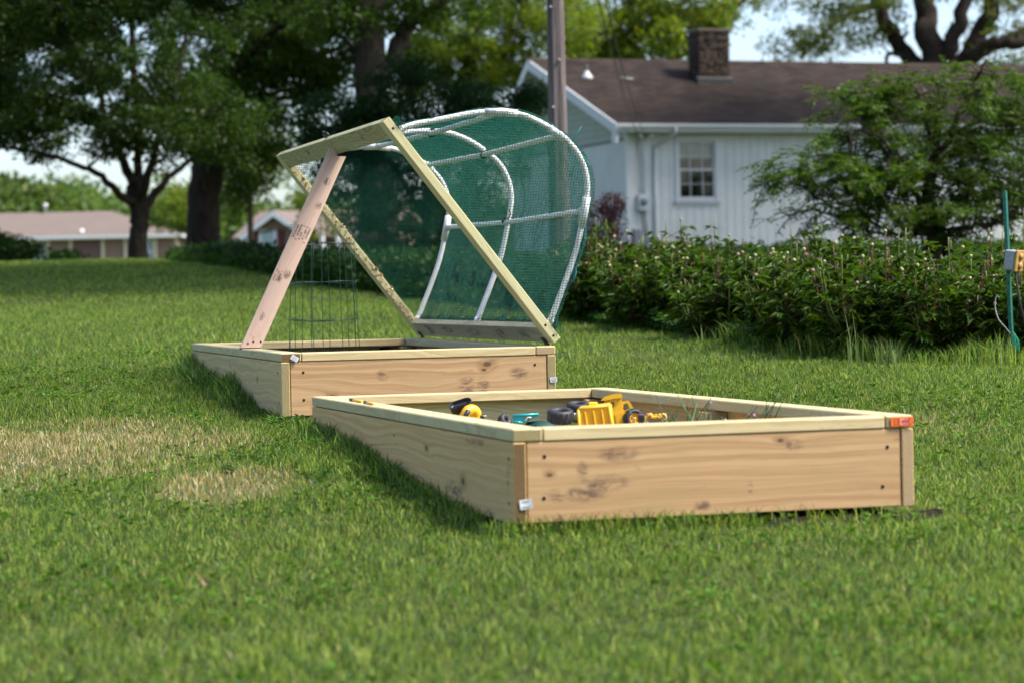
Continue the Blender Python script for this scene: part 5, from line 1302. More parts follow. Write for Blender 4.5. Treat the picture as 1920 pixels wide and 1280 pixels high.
# weedy ground cover along the bed's front edge
nn = 15000; x = rng.uniform(.35, 2.2, nn); y = bed_edge_y(x) + np.abs(rng.normal(.0, .22, nn)) * 1.1 - .02; z = gh(x, y) + rng.uniform(.01, .13, nn) * (.35 + vnoise(x * 3.5, y * 2)) * np.interp(x, [.35, .7, 1.7, 2.2], [.5, .9, .9, .4])
V, Fb, T = leaves(np.stack([x, y, z], -1), rng.uniform(.02, .045, nn), up=.8, aspect=.75, tint=tints(nn, .7, 1.5))
L_COVER = leafmat("ground_cover_leaves", (.030, .078, .016, 1), .5, .2, .35)
tag(leaf_obj("ground_cover", [(V, Fb, T)], L_COVER), "low dark green ground cover along the front edge of the flower bed", "ground cover", kind="stuff")
nn = 9000; x = rng.uniform(-.1, 4.4, nn); y = np.maximum(bed_edge_y(np.maximum(x, .3)), 0) + rng.uniform(.1, 4.6, nn); z = gh(x, y) + rng.uniform(0, .05, nn)
# tall grass tufts
for i, (px, py, hh, cnt, lab) in enumerate(((1603, 686, .32, 9, "pale tall grass tuft with a few long blades at the bed's edge"), (1668, 690, .16, 60, "bushy green grass tuft at the foot of the bed near the post"), (1330, 648, .14, 16, "thin grass tuft poking from the low ground cover"))):
    p = ground_at(px, py); mb = MB(); V, Fq, T = [], [], []
    for k in range(cnt):
        a_ = rng.uniform(0, 6.28); h = hh * rng.uniform(.5, 1.1); l = h * rng.uniform(.1, .5); w_ = rng.uniform(.0025, .005); b = p + [rng.normal(0, .03), rng.normal(0, .03), -.01]; dd = np.array([math.cos(a_), math.sin(a_), 0]); sd_ = np.array([-dd[1], dd[0], 0]) * w_
        pts = [b, b + dd * l * .25 + [0, 0, h * .5], b + dd * l + [0, 0, h]]; n0 = len(V); V += [pts[0] - sd_, pts[0] + sd_, pts[1] - sd_ * .8, pts[1] + sd_ * .8, pts[2]]; Fq += [(n0, n0 + 1, n0 + 3), (n0, n0 + 3, n0 + 2), (n0 + 2, n0 + 3, n0 + 4)]; T += [np.array([.16, .22, .08]) * rng.uniform(.6, 1.5)] * 5
    o = link("grass_tuft", np_mesh("grass_tuft", np.array(V) - p, np.array(Fq), tint=np.array(T)), M_GRASS); o.location = p; tag(o, lab, "grass tuft")

# ------------------------------------------------------------------ vine shrub before the white house
L_VINE = leafmat("vine_leaflets", (.052, .102, .011, 1), .45, .28, .45, (1.5, 1.5, .5))
YV = 23.0; c0 = at(1750, 500, YV); g = float(gz(YV)); off = np.array([c0[0], YV, g]); vine = empty("vine_shrub", off, "sprawling bright green leafy shrub with twisted stems before the white house wall", "shrub")
mb = MB(); ends = []; rv = np.random.default_rng(5)
def vpt(px, py, d=0): return at(px, py, YV + d)
mb.tube(smoothline([[off[0], YV, g - .1], vpt(1748, 480), vpt(1758, 420, .05), vpt(1740, 370), vpt(1752, 300, .1), vpt(1760, 220)], 5) - off, [*np.linspace(.10, .085, 10), *np.linspace(.08, .03, 16)], 10)
mb.tube(smoothline([[off[0] + .05, YV, g - .1], vpt(1775, 470, .1), vpt(1735, 430, -.1), vpt(1700, 410, .0)], 5) - off, np.linspace(.07, .035, 16), 8)
spines = []
for (pts, r0) in (([(1745, 440, 0), (1690, 420, -.2), (1640, 360, -.3), (1600, 320, -.3), (1540, 300, -.4), (1490, 320, -.4)], .035), ([(1740, 400, 0), (1700, 340, .2), (1650, 270, .2), (1600, 200, .2), (1560, 172, .2)], .035), ([(1755, 330, 0), (1740, 240, 0), (1720, 180, 0), (1700, 150, 0)], .03),
                  ([(1755, 420, 0), (1810, 370, .1), (1850, 300, .1), (1900, 240, 0), (1960, 200, 0)], .035), ([(1755, 300, 0), (1800, 220, -.1), (1830, 150, -.1), (1850, 110, -.1)], .03), ([(1750, 450, 0), (1800, 430, -.3), (1860, 420, -.3), (1930, 400, -.3)], .03),
                  ([(1745, 430, 0), (1690, 445, -.2), (1620, 410, -.3), (1560, 390, -.3), (1500, 350, -.3), (1440, 345, -.2), (1412, 380, -.2)], .018), ([(1740, 440, 0), (1660, 440, .2), (1600, 430, .2), (1550, 430, .1)], .016), ([(1760, 300, 0), (1860, 260, .2), (1950, 300, .2), (2040, 320, .2)], .03), ([(1755, 350, 0), (1690, 300, -.4), (1640, 250, -.5), (1580, 250, -.5)], .025)):
    P = smoothline([vpt(*q) for q in pts], 6); P += rv.normal(0, .012, P.shape); mb.tube(P - off, np.linspace(r0, r0 * .3, len(P)), 7); spines.append(P)
AP = np.concatenate(spines)
for k in range(95):      # tangled looping stems round the trunk
    p = vpt(rv.uniform(1560, 1900), rv.uniform(360, 475), rv.uniform(-.4, .4)); P = [p]; d = rv.normal(0, 1, 3); d[2] = abs(d[2]) * .3
    for q in range(5): d = d + rv.normal(0, .6, 3); d /= np.linalg.norm(d); P.append(P[-1] + d * rv.uniform(.08, .22))
    mb.tube(smoothline(P, 4) - off, rv.uniform(.0035, .009), 5)
blobs = [(1740, 215, 170, 75, 0, .8, 2.6), (1620, 250, 90, 70, 0, .6, 1.4), (1560, 330, 120, 45, -.3, .5, 1.8), (1800, 310, 150, 80, 0, .8, 2.8), (1900, 260, 110, 90, .1, .8, 2.0), (1690, 355, 120, 65, -.2, .6, 1.6), (1800, 400, 130, 45, -.3, .6, 1.1), (1620, 400, 90, 35, -.3, .5, .6), (1610, 185, 50, 22, .2, .3, .4), (1480, 330, 50, 25, -.4, .3, .35), (1830, 150, 60, 35, 0, .4, .7), (1860, 390, 80, 50, -.2, .5, .5), (1700, 150, 50, 20, 0, .3, .35), (1500, 305, 60, 25, -.4, .3, .3), (1940, 200, 110, 70, 0, .7, 1.4), (1900, 340, 110, 80, 0, .7, 1.4), (1700, 178, 110, 22, 0, .5, .6), (1560, 395, 70, 25, -.3, .4, .5), (1620, 310, 110, 30, -.4, .4, .9), (1650, 400, 90, 40, -.2, .5, .5)]
CC, DD, SS = [], [], []
wsum = sum(b[6] for b in blobs)
for b in blobs:
    for k in range(int(470 * b[6] / wsum)):
        d = rv.normal(0, 1, 3); d /= np.linalg.norm(d); c = vpt(b[0], b[1], b[4]) + d * rv.uniform(.1, 1) ** .45 * np.array([b[2] * YV / F, b[5], b[3] * YV / F])
        j = int(np.argmin(np.linalg.norm(AP - c, axis=1)))
        if rv.random() < .6: mb.tube(smoothline([AP[j], (AP[j] + c) / 2 + rv.normal(0, .05, 3), c], 3) - off, np.linspace(.007, .003, 7), 4, cap=False)
        # a nearly level spray of pinnate leaves with drooping paired leaflets
        o_ = (c - AP[j]) * [1, 1, .4] + rv.normal(0, .35, 3) * [1, 1, .35]; o_ /= np.linalg.norm(o_) + 1e-9; Ls = rv.uniform(.22, .5)
        tip = c + o_ * Ls - [0, 0, Ls * .18]; P = smoothline([c, (c + tip) / 2 + [0, 0, .03], tip], 4); mb.tube(P - off, np.linspace(.003, .0012, len(P)), 4, cap=False)
        for lf in range(8):
            base = P[int(rv.uniform(0, 1) * (len(P) - 1))] + rv.normal(0, .02, 3); ax_ = o_ * .7 + rv.normal(0, .6, 3) * [1, 1, .35]; ax_[2] -= .1; ax_ /= np.linalg.norm(ax_); Lf = rv.uniform(.12, .22); sd_ = np.cross(ax_, [0, 0, 1]); sd_ /= np.linalg.norm(sd_) + 1e-9
            for q in range(6):
                tq = (q + .6) / 6; p = base + ax_ * Lf * tq - np.array([0, 0, .05 * tq * tq])
                for s_ in (-1, 1): CC.append(p); DD.append(ax_ * .5 + sd_ * s_ - [0, 0, .3]); SS.append(.058 * (1 - .35 * tq) * rv.uniform(.8, 1.2))
for (pts) in ([(1500, 345), (1450, 350), (1420, 375), (1412, 420)], [(1540, 395), (1490, 400), (1455, 440)], [(1560, 420), (1530, 440), (1500, 455)], [(1560, 175), (1530, 180), (1520, 200)]):
    P = smoothline([vpt(x, y, -.3) for x, y in pts], 6); mb.tube(P - off, .004, 5)
    for p in P[::1]:
        for s_ in range(3): CC.append(p + rv.normal(0, .02, 3)); DD.append(rv.normal(0, 1, 3)); SS.append(rv.uniform(.03, .05))
mb.build("stems", M_BARK, vine)
CC, DD, SS = np.array(CC), np.array(DD), np.array(SS); DD /= np.linalg.norm(DD, axis=1, keepdims=True); T = tints(len(CC), .6, 1.4, .14) * (.75 + .5 * vnoise(CC[:, 0] * 4, CC[:, 2] * 4))[:, None]
V, Fb, T = leaves(CC - off, SS, D=DD * 5, up=.6, aspect=.42, tint=T, jit=.5); leaf_obj("foliage", [(V, Fb, T)], L_VINE, vine)

# ------------------------------------------------------------------ green post with outlet box
M_GPOST = plain("green_post_paint", (.02, .16, .12, 1), .5, .4, var=.15); YQ = float(ground_at(1897, 684)[1]); pb0 = at(1898, 684, YQ); pt0 = at(1883, 358, YQ)
post = empty("garden_post", pb0, "leaning green metal garden post at the right edge of the flower bed", "post"); dz = pt0 - pb0; Lp = np.linalg.norm(dz); mb = MB()
q = np.array(Vector(dz).to_track_quat('Z', 'Y').to_matrix()) @ np.array([[math.cos(.5), -math.sin(.5), 0], [math.sin(.5), math.cos(.5), 0], [0, 0, 1]])
tp = [(-.012, -.003), (.012, -.003), (.012, .0), (.0020, .0), (.0020, .018), (-.0020, .018), (-.0020, 0), (-.012, 0)]; V = np.array([(x, y, z) for z in (-.25, Lp) for x, y in tp]) @ q.T; n = len(tp)
mb.add(V, [tuple(range(n))[::-1], tuple(range(n, 2 * n))] + [(i, (i + 1) % n, (i + 1) % n + n, i + n) for i in range(n)])
for z in np.arange(.1, Lp - .02, .055): mb.box(np.array([0, -.006, z]) @ q.T, (.010, .006, .012), 0, q)
mb.build("post", M_GPOST, post)
bxc = at(1899, 488, YQ - .04); obx = empty("outlet_box", bxc, "grey outdoor outlet box with yellow cover on the green post", "outlet box"); ry = R_(-6); rq = np.array(Matrix.Rotation(R_(-38), 3, 'Z') @ Matrix.Rotation(R_(8), 3, 'Y'))
mb = MB(); mb.box((0, 0, 0), (.058, .085, .105), 0, rq, .005); mb.build("box", plain("grey_cast_box", (.33, .37, .42, 1), .5, .5), obx)
mb = MB(); mb.box(rq @ np.array([.036, .0, 0]), (.012, .092, .112), 0, rq, .003); mb.build("cover", plain("yellow_cover", (.40, .25, .06, 1), .5, .5), obx)
mb = MB()
for z_ in (-.024, .024): mb.lathe([(.018, 0), (.018, .008), (.0001, .009)], c=rq @ np.array([.042, -.0, z_]), rot=rq @ np.array([[0, 0, 1], [0, 1, 0], [-1, 0, 0]]), n=14)
mb.build("flap", plain("tan_flap", (.50, .27, .10, 1), .6, .4), obx)
P = smoothline([at(1903, 508, YQ - .04), at(1908, 540, YQ - .05), at(1914, 575, YQ - .05), at(1926, 620, YQ), at(1950, 670, YQ)], 6); mb = MB(); mb.tube(P, .0065, 8); tag(mb.build("power_cord", M_DARKM), "black power cord hanging from the outlet box", "cord")
P = smoothline([at(1874, 558, YQ - .03), at(1868, 556, YQ - .03), at(1866, 575, YQ - .03), at(1872, 598, YQ - .03), at(1886, 615, YQ - .02), at(1898, 630, YQ)], 6); mb = MB(); mb.tube(P, .0028, 6); tag(mb.build("loose_wire", M_PALEG), "pale bent wire curling beside the green post", "wire")
mb = MB(); 
for k in range(6): P = smoothline([at(1899 + rng.uniform(-3, 3), 622, YQ - .02), at(1906 + rng.uniform(-4, 4), 640, YQ - .03), at(1905 + rng.uniform(-5, 5), 655 + rng.uniform(-6, 6), YQ - .03)], 3); mb.tube(P, .003, 4)
tag(mb.build("twine_tie", M_TIEG), "bright green twine tied low on the garden post", "twine")

# ------------------------------------------------------------------ toys in the sandbox
Z1 = lambda u, v: b1(u, v, -.150)
t = NT("yellow_toy_plastic"); v = t.obj(); nz = t.noise(v, 38, 6, .7, .3); n2 = t.noise(v, 9, 3, .6)
M_YEL = t.surf(t.mix(t.math('MULTIPLY', t.mapr(nz, .50, .72), .55), t.mix(n2, (.86, .50, .02, 1), (.76, .40, .015, 1)), (.40, .27, .14, 1)), t.mapr(nz, .3, .8, .28, .7), .5, nz, .1, .002); M_BLKP = plain("black_toy_plastic", (.020, .020, .026, 1), .4, .5); M_TEAL = plain("teal_toy_plastic", (.005, .40, .42, 1), .3, .6, var=.05, coat=.2)
M_TYRE = plain("toy_tyre_rubber", (.035, .035, .043, 1), .55, .4); M_TEALD = plain("dark_teal_plastic", (.008, .05, .045, 1), .5, .4)
YT = 8.62
def px_frame(px, py, Y):
    """local frame: X right, Y away, Z up with 1 unit = 1 photo pixel at that distance"""
    p = at(px, py, Y); s = Y / F; return p, s
def tyre(mb, c, nrm, R, wdt, mi=0, ribs=14, hole=.5):
    q = np.array(Vector(nrm).to_track_quat('Z', 'Y').to_matrix())
    mb.lathe([(R * hole, -wdt * .35), (R * .62, -wdt * .5), (R * .86, -wdt * .5), (R * .98, -wdt * .3), (R, 0), (R * .98, wdt * .3), (R * .86, wdt * .5), (R * .62, wdt * .5), (R * hole, wdt * .35), (R * hole, -wdt * .35)], c=c, rot=q, n=30, mi=mi, close=False)
    for k in range(ribs):
        a_ = 2 * math.pi * k / ribs
        for s_ in (-1, 1): 
            r2_ = q @ np.array([[math.cos(a_), -math.sin(a_), 0], [math.sin(a_), math.cos(a_), 0], [0, 0, 1]]); mb.box(np.array(c) + r2_ @ np.array([R * .985, 0, s_ * wdt * .22]), (R * .06, R * .14, wdt * .36), mi, r2_)
# dump truck lying on its side
Yt = 8.62; s = Yt / F; o0 = at(1095, 800, Yt); fl_ = float(Z1(.75, 1.75)[2]); truck = empty("toy_dump_truck", (o0[0], Yt, fl_), "yellow toy dump truck tipped on its side with two black tyres up", "toy truck"); off = np.array([o0[0], Yt, fl_])
pz = lambda px, py, d=0: at(px, py, Yt + d) - off
mb = MB()       # bed: open tub seen edge on, slanted rim, flared ribs
rim = [(1086, 764, -.03), (1140, 757, .03), (1150, 759, .05), (1148, 764, .05)]
A_ = pz(1086, 767); B_ = pz(1142, 760, .0); t_ = .006; dn = np.array([0, 0, -(A_[2] - .004)])
def slab(a, b, c, d, th, mi=0, m=None):
    a, b, c, d = map(np.array, (a, b, c, d)); n_ = np.cross(b - a, d - a); n_ = n_ / np.linalg.norm(n_) * th
    (m or mb).add([a, b, c, d, a + n_, b + n_, c + n_, d + n_], [(3, 2, 1, 0), (4, 5, 6, 7), (0, 1, 5, 4), (1, 2, 6, 5), (2, 3, 7, 6), (3, 0, 4, 7)], mi)
dpt = np.array([.01, .12, .0])
slab(A_, B_, B_ + dpt, A_ + dpt, .006)                      # upper (side) panel
slab(A_ + [0, 0, -.002], A_ + [.004, 0, -.12], B_ + [.01, .02, -.13], B_ + [0, .0, -.002], .005)      # face with the ribs
slab(B_, B_ + [.012, 0, -.12], B_ + dpt + [.012, 0, -.12], B_ + dpt, .005)
for k in range(3):
    f_ = .22 + k * .28; c_ = A_ * (1 - f_) + B_ * f_; mb.box(c_ + [.003, -.004, -.060], (.007, .010, .10), 0, np.array(Matrix.Rotation(R_(-8), 3, 'Y')), .002)
mb.tube([A_ + [-.002, -.004, 0], B_ + [.002, -.004, .001]], .0055, 8); mb.tube([A_ + [-.003, -.004, 0], A_ + [.0, -.004, -.12]], .006, 8); mb.tube([B_ + [0, -.004, 0], B_ + [.014, -.004, -.12]], .006, 8)
mb.build("tub", M_YEL, truck)
mb = MB(); mb.box(pz(1112, 760, .12) , (.034, .03, .028), bev=.004); mb.box(pz(1096, 772, .08), (.05, .04, .03), bev=.004); mb.build("chassis", M_YEL, truck)
for (cx_, cy_, R, wd_, d) in ((1051, 779, 25 * s, .046, .0), (1084, 763, 22 * s, .034, .14)):
    mb = MB(); tyre(mb, pz(cx_, cy_, d), (.05, -.18, 1), R, wd_); mb.build("wheel", M_TYRE, truck)
mb = MB(); mb.tube([pz(1060, 779, 0), pz(1092, 776, .03)], .008, 8); mb.build("axle", M_PALEG, truck)
# loader with cab
Yl = 8.95; s = Yl / F; oo = at(1160, 800, Yl); fl_ = float(Z1(1.0, 2.0)[2]); load = empty("toy_loader", (oo[0], Yl, fl_), "yellow toy loader with open cab and black front wheel, standing behind the tipped truck", "toy loader"); off = np.array([oo[0], Yl, fl_]); pz = lambda px, py, d=0: at(px, py, Yl + d) - off
def panel(m, pts, hole, d0, d1, P=None):
    """flat plate with a window: outer and inner outlines have equal counts"""
    P = P or pz
    n = len(pts); o_ = [P(x, y, d0) for x, y in pts] + [P(x, y, d0) for x, y in hole] + [P(x, y, d1) for x, y in pts] + [P(x, y, d1) for x, y in hole]; F_ = []
    for i in range(n):
        j = (i + 1) % n; F_ += [(i, j, n + j, n + i), (2 * n + i, 3 * n + i, 3 * n + j, 2 * n + j), (i, 2 * n + i, 2 * n + j, j), (n + i, n + j, 3 * n + j, 3 * n + i)]
    m.add(o_, F_)
mb = MB(); cabo = [(1133, 748), (1166, 742), (1166, 786), (1150, 795), (1136, 795), (1134, 770)]; cabi = [(1144, 754), (1152, 752), (1152, 760), (1147, 766), (1144, 764), (1143, 759)]
panel(mb, cabo, cabi, -.045, -.035); panel(mb, cabo, cabi, .035, .045); mb.prism([(a_, b_) for a_, b_ in [(1155, 744), (1166, 742), (1166, 794), (1155, 790)]], -.035, .035, 0, lambda x, y, d: pz(x, y, d)); mb.build("cab", M_YEL, load)
mb = MB(); mb.prism([(1126, 750), (1133, 743), (1150, 738), (1164, 736.5), (1167, 740), (1166, 745), (1150, 747), (1136, 750)], -.055, .055, 0, lambda x, y, d: pz(x, y, d)); mb.build("roof", M_YEL, load)
mb = MB(); ho = [(1164, 752), (1179, 750), (1188, 764), (1185, 768), (1170, 778), (1162, 780)]; hi = [(1169, 757), (1176, 755), (1181, 763), (1178, 766), (1171, 769), (1168, 766)]
panel(mb, ho, hi, -.038, -.028); panel(mb, ho, hi, .028, .038); mb.prism([(1164, 752), (1179, 750), (1180, 753), (1165, 755)], -.028, .028, 0, lambda x, y, d: pz(x, y, d)); mb.prism([(1162, 776), (1186, 766), (1188, 770), (1164, 782)], -.028, .028, 0, lambda x, y, d: pz(x, y, d)); mb.build("hood", M_YEL, load)
mb = MB(); mb.box(pz(1150, 800, 0), (.10, .08, .05), bev=.006); mb.prism([(1152, 776), (1166, 772), (1168, 796), (1158, 800)], -.05, -.042, 0, lambda x, y, d: pz(x, y, d)); mb.build("chassis", M_YEL, load)
for d in (-.05, .055):
    w_ = empty("wheel"); w_.parent = load; mb = MB(); c_ = pz(1188, 784, d); tyre(mb, c_, (.35, -1, .05), 19 * s, .034, hole=.55); mb.build("tyre", M_TYRE, w_)
    mb = MB(); q = np.array(Vector((.35, -1, .05)).to_track_quat('Z', 'Y').to_matrix()); R = 19 * s * .56; mb.lathe([(R, -.012), (R * 1.02, .012), (R * .9, .014), (R * .82, .004), (R * .3, .003), (R * .25, .012), (.0001, .013)], c=c_, rot=q, n=24, close=False)
    for k in range(5): a_ = 2 * math.pi * k / 5; r2_ = q @ np.array([[math.cos(a_), -math.sin(a_), 0], [math.sin(a_), math.cos(a_), 0], [0, 0, 1]]); mb.box(c_ + r2_ @ np.array([R * .55, 0, .006]), (R * .6, R * .16, .006), 0, r2_)
    mb.build("rim", M_YEL, w_)
mb = MB(); mb.box(pz(1140, 768, .0), (.018, .05, .05), bev=.004); mb.build("seat", M_BLKP, load)
# small digger part lying on the sand
Ys = 8.75; s = Ys / F; oo = at(1220, 800, Ys); arm = empty("toy_digger", (oo[0], Ys, fl_), "small yellow and black toy digger lying at the right of the loader", "toy digger"); off = np.array([oo[0], Ys, fl_]); pz = lambda px, py, d=0: at(px, py, Ys + d) - off
mb = MB(); mb.tube(smoothline([pz(1206, 794), pz(1210, 783), pz(1220, 776), pz(1222, 786)], 5), .006, 8); mb.tube(smoothline([pz(1207, 794, .03), pz(1212, 784, .03), pz(1221, 777, .03)], 5), .005, 8); mb.build("bucket_arm", M_YEL, arm)
mb = MB(); mb.box(pz(1232, 781, 0), (.045, .03, .010), bev=.002); mb.tube([pz(1222, 778), pz(1244, 776)], .004, 6); mb.tube(smoothline([pz(1240, 776), pz(1247, 777), pz(1248, 784), pz(1243, 787), pz(1238, 786)], 5), .005, 8); mb.tube([pz(1226, 787), pz(1244, 787)], .0035, 6); mb.build("boom", M_YEL, arm)
mb = MB(); mb.box(pz(1202, 784, 0), (.024, .04, .032), bev=.005); mb.build("engine_block", M_BLKP, arm); mb = MB(); mb.box(pz(1202, 776.5, 0), (.020, .03, .004), bev=.001); mb.build("engine_cover", plain("dusty_purple_plastic", (.22, .07, .12, 1), .5), arm)
mb = MB(); mb.box(pz(1228, 795, 0), (.06, .04, .03), bev=.005); mb.build("base", M_BLKP, arm)
# black and yellow toy tool leaning at the left
Ya = 9.25; s = Ya / F; fl2 = float(Z1(.47, 2.35)[2]); oo = at(870, 800, Ya); tool = empty("toy_drill", (oo[0], Ya, fl2), "black and yellow toy power tool leaning against the sandbox's inner side", "toy tool"); off = np.array([oo[0], Ya, fl2]); pz = lambda px, py, d=0: at(px, py, Ya + d) - off
def stadium(c, ax, ay, L_, W_, n=10):
    pts = []
    for sgn_, a0 in ((1, -90), (-1, 90)):
        for k in range(n + 1): a_ = R_(a0 + 180 * k / n); pts.append(np.array(c) + np.array(ax) * (sgn_ * (L_ / 2 - W_ / 2) + math.cos(a_) * W_ / 2) + np.array(ay) * math.sin(a_) * W_ / 2)
    return pts
ax = pz(883, 748) - pz(845, 760); Lx = np.linalg.norm(ax) ; ax = ax / Lx; nrm = np.array([-.30, -.52, .80]); nrm -= ax * (nrm @ ax); nrm /= np.linalg.norm(nrm); ay = np.cross(nrm, ax); c = pz(863, 756)
rings = [(1.0, 1.0, -.085), (1.06, 1.05, -.02), (1.10, 1.12, 0), (1.08, 1.1, .004), (1.0, .98, .003), (.92, .84, -.008), (.86, .74, -.010)]
mb = MB(); V = []; n = 22
for (kl, kw, dz_) in rings: V += stadium(c + nrm * dz_, ax, ay, Lx * 1.02 * kl, .043 * kw)
mb.add(V, [(i * n + j, i * n + (j + 1) % n, (i + 1) * n + (j + 1) % n, (i + 1) * n + j) for i in range(len(rings) - 1) for j in range(n)] + [tuple(range(n))[::-1], tuple((len(rings) - 1) * n + j for j in range(n))], 0, False)
mb.box(c - nrm * .007, (Lx * .62, .012, .006), 0, np.stack([ax, ay, nrm], 1)); mb.build("battery_foot", M_BLKP, tool)
mb = MB(); P = smoothline([pz(866, 790, -.02), pz(876, 772, -.02), pz(886, 768, -.01), pz(893, 776, 0), pz(889, 795, 0)], 5); mb.tube(P, np.interp(np.linspace(0, 1, len(P)), [0, .3, .7, 1], [.020, .023, .021, .018]), 14); mb.tube(smoothline([pz(862, 795, .0), pz(878, 780, .0), pz(890, 790, .0)], 5), .022, 12); mb.build("body", M_YEL, tool)
mb = MB(); mb.tube([pz(864, 792, -.044), pz(879, 769, -.047)], .009, 10); mb.build("stripe", M_BLKP, tool)
mb = MB(); mb.box(pz(878, 767.5, -.043), (.016, .005, .006), 0, np.array(Matrix.Rotation(R_(10), 3, 'Y')), .001); mb.build("badge", M_PALEG, tool)
mb = MB(); mb.tube([pz(893, 768), pz(896, 767), pz(909, 777), pz(910, 780)], .0026, 6); mb.tube([pz(893, 768), pz(894, 775), pz(905, 781), pz(910, 780)], .0026, 6); mb.prism([(892, 775), (897, 774), (908, 782), (906, 792), (890, 794)], -.012, .012, 0, lambda x, y, d: pz(x, y, d)); mb.build("trigger_guard", M_BLKP, tool)
mb = MB(); mb.box(pz(909, 779), (.012, .012, .006), bev=.001); mb.build("tip", M_PALEG, tool)
# teal toy boat and its neighbours
Yb = 9.05; s = Yb / F; oo = at(985, 800, Yb); boat = empty("toy_boat", (oo[0], Yb, fl2), "teal plastic toy tub tipped over in the sand", "toy tub"); off = np.array([oo[0], Yb, fl2]); pz = lambda px, py, d=0: at(px, py, Yb + d) - off
mb = MB(); hull = [(961, 778), (1010, 775), (1011, 779), (1003, 783), (986, 791), (980, 793), (962, 789), (960, 784)]; mb.prism(hull, -.035, .045, 0, lambda x, y, d: pz(x, y, d)); mb.tube([pz(961, 778.5, -.037), pz(1010, 775.5, -.037)], .0045, 8); mb.tube([pz(962, 789, -.036), pz(981, 792, -.036)], .004, 8); mb.build("tub", M_TEAL, boat)
mb = MB(); mb.tube(smoothline([pz(984, 789, -.038), pz(990, 782, -.039), pz(996, 783, -.038)], 4), .004, 6); mb.build("badge", plain("faded_cream_sticker", (.60, .52, .42, 1), .6), boat)
mb = MB(); mb.lathe([(.0001, .05), (.05, .044), (.075, .02), (.08, 0), (.08, -.08)], c=pz(1014, 812, .01), n=24); mb.build("dark_hull", M_TEALD, boat)
mb = MB(); c_ = at(946, 788, 9.15); q = Vector((.6, -.6, .4)); tyre(mb, (0, 0, 0), q, 13 * s, .03, ribs=10, hole=.2); o = mb.build("knobbly_toy", M_TYRE, None, Matrix.Translation(c_)); tag(o, "small round knobbly black toy lying left of the teal tub", "toy")
mb = MB(); P = [at(932, 786, 9.2), at(938, 786, 9.2)]; mb.tube(P, .004, 6); tag(mb.build("toy_pin", M_PALEG), "tiny grey pin beside the small knobbly black toy", "toy part")
# two small yellow and black sticks on the left cap board
for (xa, ya, xb, yb, lab) in ((656, 748.5, 678, 752, "yellow handled toy screwdriver lying on the sandbox's left cap rail"), (683, 753, 700, 756.5, "shorter yellow toy stick with black end on the sandbox's left cap rail")):
    a_ = None
    def on_cap(px, py):
        d = CR.T @ np.array([(px - 960) / F, (640 - py) / F, 1.0]); n_ = np.array(MX1.to_3x3() @ Vector((0, 0, 1))); p0 = b1(0, 0, .005); k = ((p0 - [0, 0, ZC]) @ n_) / (d @ n_); return np.array([0, 0, ZC]) + d * k
    p, q = on_cap(xa, ya), on_cap(xb, yb); m_ = p * .72 + q * .28; o = empty("toy_stick", p, lab, "toy stick")
    mb = MB(); mb.tube([p - p, m_ - p], .0055, 8); mb.build("tip", M_BLKP, o); mb = MB(); mb.tube([m_ - p, q - p], .0050, 8); mb.build("handle", M_YEL, o)
# chives with purple buds growing in the sandbox corner
t = NT("chive_green"); a = t.n("ShaderNodeAttribute", attribute_name="tint"); M_CBUD = plain("chive_bud_purple", (.36, .20, .30, 1), .6, var=.1); M_CHIVE = t.surf(a.outputs["Color"], .45, .4)
for i, (u_, v_, cnt, lab) in enumerate(((.62, .42, 22, "chive clump with purple buds just inside the sandbox's front board"), (.83, .62, 26, "chive clump leaning before the toy loader's wheel"), (1.10, .85, 26, "chive clump with pale pink buds at the sandbox's right side"), (1.0, 1.35, 16, "thin chive clump against the sandbox's right inner board"))):
    p = Z1(u_, v_); o = empty("chive_clump", p, lab, "chives", None); mb = MB(); T = []
    for k in range(cnt):
        a_ = rng.uniform(0, 6.28); h = rng.uniform(.09, .20); l = h * rng.uniform(.1, .6); b = np.array([rng.normal(0, .06), rng.normal(0, .05), -.01]); P = smoothline([b, b + [math.cos(a_) * l * .3, math.sin(a_) * l * .3, h * .6], b + [math.cos(a_) * l, math.sin(a_) * l, h]], 4)
        mb.tube(P, np.linspace(.0026, .0012, len(P)), 5, cap=False); T += [np.array([.045, .12, .045]) * rng.uniform(.7, 1.6)] * (len(P) * 5)
        if k % 9 == 0: R0 = rng.uniform(.004, .007); bb = MB(); bb.lathe([(.0001, R0 * 1.4), (R0 * .8, R0 * .8), (R0, 0), (.001, -R0)], c=(0, 0, 0), n=8, close=False); bb.build('bud', M_CBUD, o, Matrix.Translation(P[-1]))
    link("leaves", np_mesh("leaves", np.concatenate(mb.V), mb.F, tint=np.array(T), smooth=True), M_CHIVE, o)
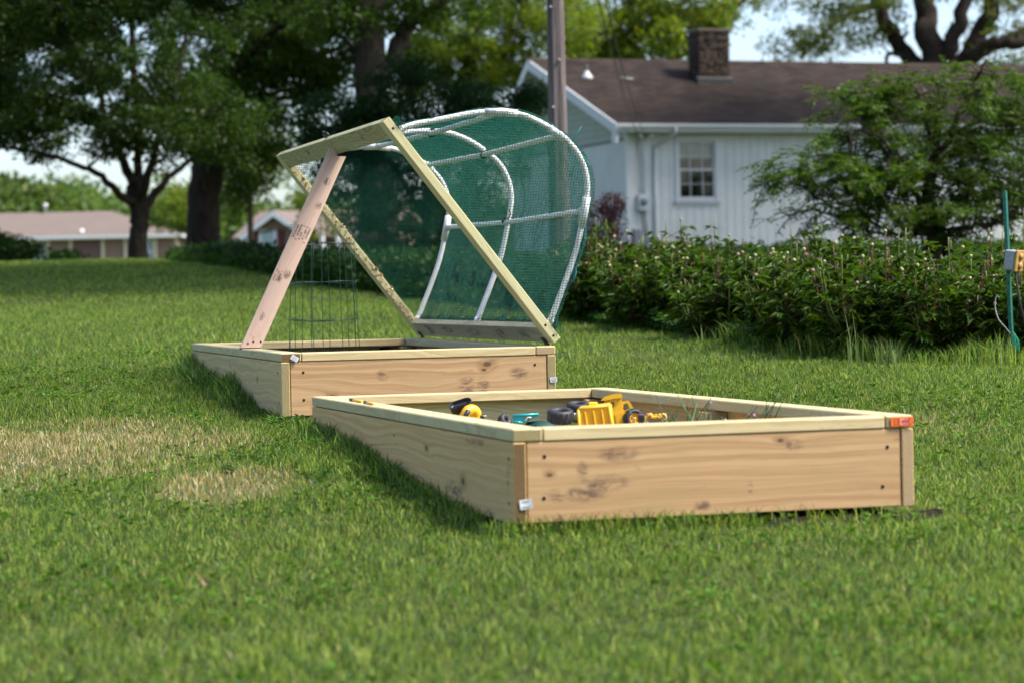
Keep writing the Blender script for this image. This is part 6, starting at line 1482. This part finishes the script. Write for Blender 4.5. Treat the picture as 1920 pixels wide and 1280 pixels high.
# dry leaves lying on the lawn, broad leaved weeds beside the sandbox
M_DRYLEAF = plain("dry_leaf", (.34, .24, .12, 1), .7, .2, var=.15)
for (px, py, r, lab) in ((388, 1118, .014, "curled tan leaf on the lawn at the lower left"), (520, 1053, .012, "small tan leaf on the lawn between the dry patch and the curled leaf"), (1253, 1050, .014, "pale round leaf on the lawn below the sandbox front"), (1740, 777, .014, "little orange leaf in the grass right of the orange tag"), (393, 702, .012, "tiny pale leaf in the grass beside the rear bed"), (852, 1165, .012, "faint brown leaf deep in the foreground lawn")):
    p = ground_at(px, py) + np.array([0, 0, .035]); V = []; n = 9
    for i in range(n):
        s_ = i / (n - 1); w_ = r * .62 * math.sin(math.pi * (s_ * .9 + .06)) ; x_ = (s_ - .5) * 2 * r; z_ = .5 * r * (s_ - .5) ** 2 * 4
        V += [(x_, -w_, z_ + w_ * .5), (x_, 0, z_), (x_, w_, z_ + w_ * .5)]
    Fq = [(3 * i + j, 3 * i + 3 + j, 3 * i + 4 + j, 3 * i + 1 + j) for i in range(n - 1) for j in range(2)]; k = len(V); V = V + [(x, y, z + .0008) for x, y, z in V]; Fq += [tuple(k + q for q in f[::-1]) for f in Fq]
    mb = MB(); mb.add(V, Fq); mb.add([(-r, 0, .001), (-r * 1.5, .002, .004), (-r * 1.5, -.002, .004)], [(0, 1, 2)]); o = mb.build("fallen_leaf", M_DRYLEAF); o.location = p; o.rotation_euler = (R_(rng.uniform(20, 60)), R_(rng.uniform(-40, 40)), rng.uniform(0, 6)); tag(o, lab, "leaf", "dry leaves on the lawn")
CC, DD = [], []
for (px, py, k) in ((470, 870, 9), (520, 800, 10), (545, 845, 8), (430, 880, 6), (600, 900, 6), (690, 930, 5), (505, 860, 6), (560, 790, 8), (340, 850, 4)):
    for j in range(k):
        p = ground_at(px + rng.normal(0, 16), py + rng.normal(0, 8)); 
        for q in range(7): a_ = q * .9 + rng.uniform(0, .4); CC.append(p + [0, 0, .012]); DD.append((math.cos(a_), math.sin(a_), rng.uniform(.35, .9)))
CC = np.array(CC); DD = np.array(DD); V, Fb, T = leaves(CC, rng.uniform(.018, .034, len(CC)), D=DD * 6, up=1.0, aspect=.42, tint=tints(len(CC), .8, 1.5), jit=.4); V2, F2, T2 = leaves(CLOVER[0], CLOVER[2], D=CLOVER[1] * 6, up=1.0, aspect=.75, tint=CLOVER[3] * np.array([1.7, 1.5, .9]), jit=.4)
tag(leaf_obj("lawn_weeds", [(V, Fb, T), (V2, F2, T2)], leafmat("weed_leaves", (.035, .085, .015, 1), .55, .2, .3)), "small broad leaved weeds and clover scattered through the lawn", "weeds", kind="stuff")
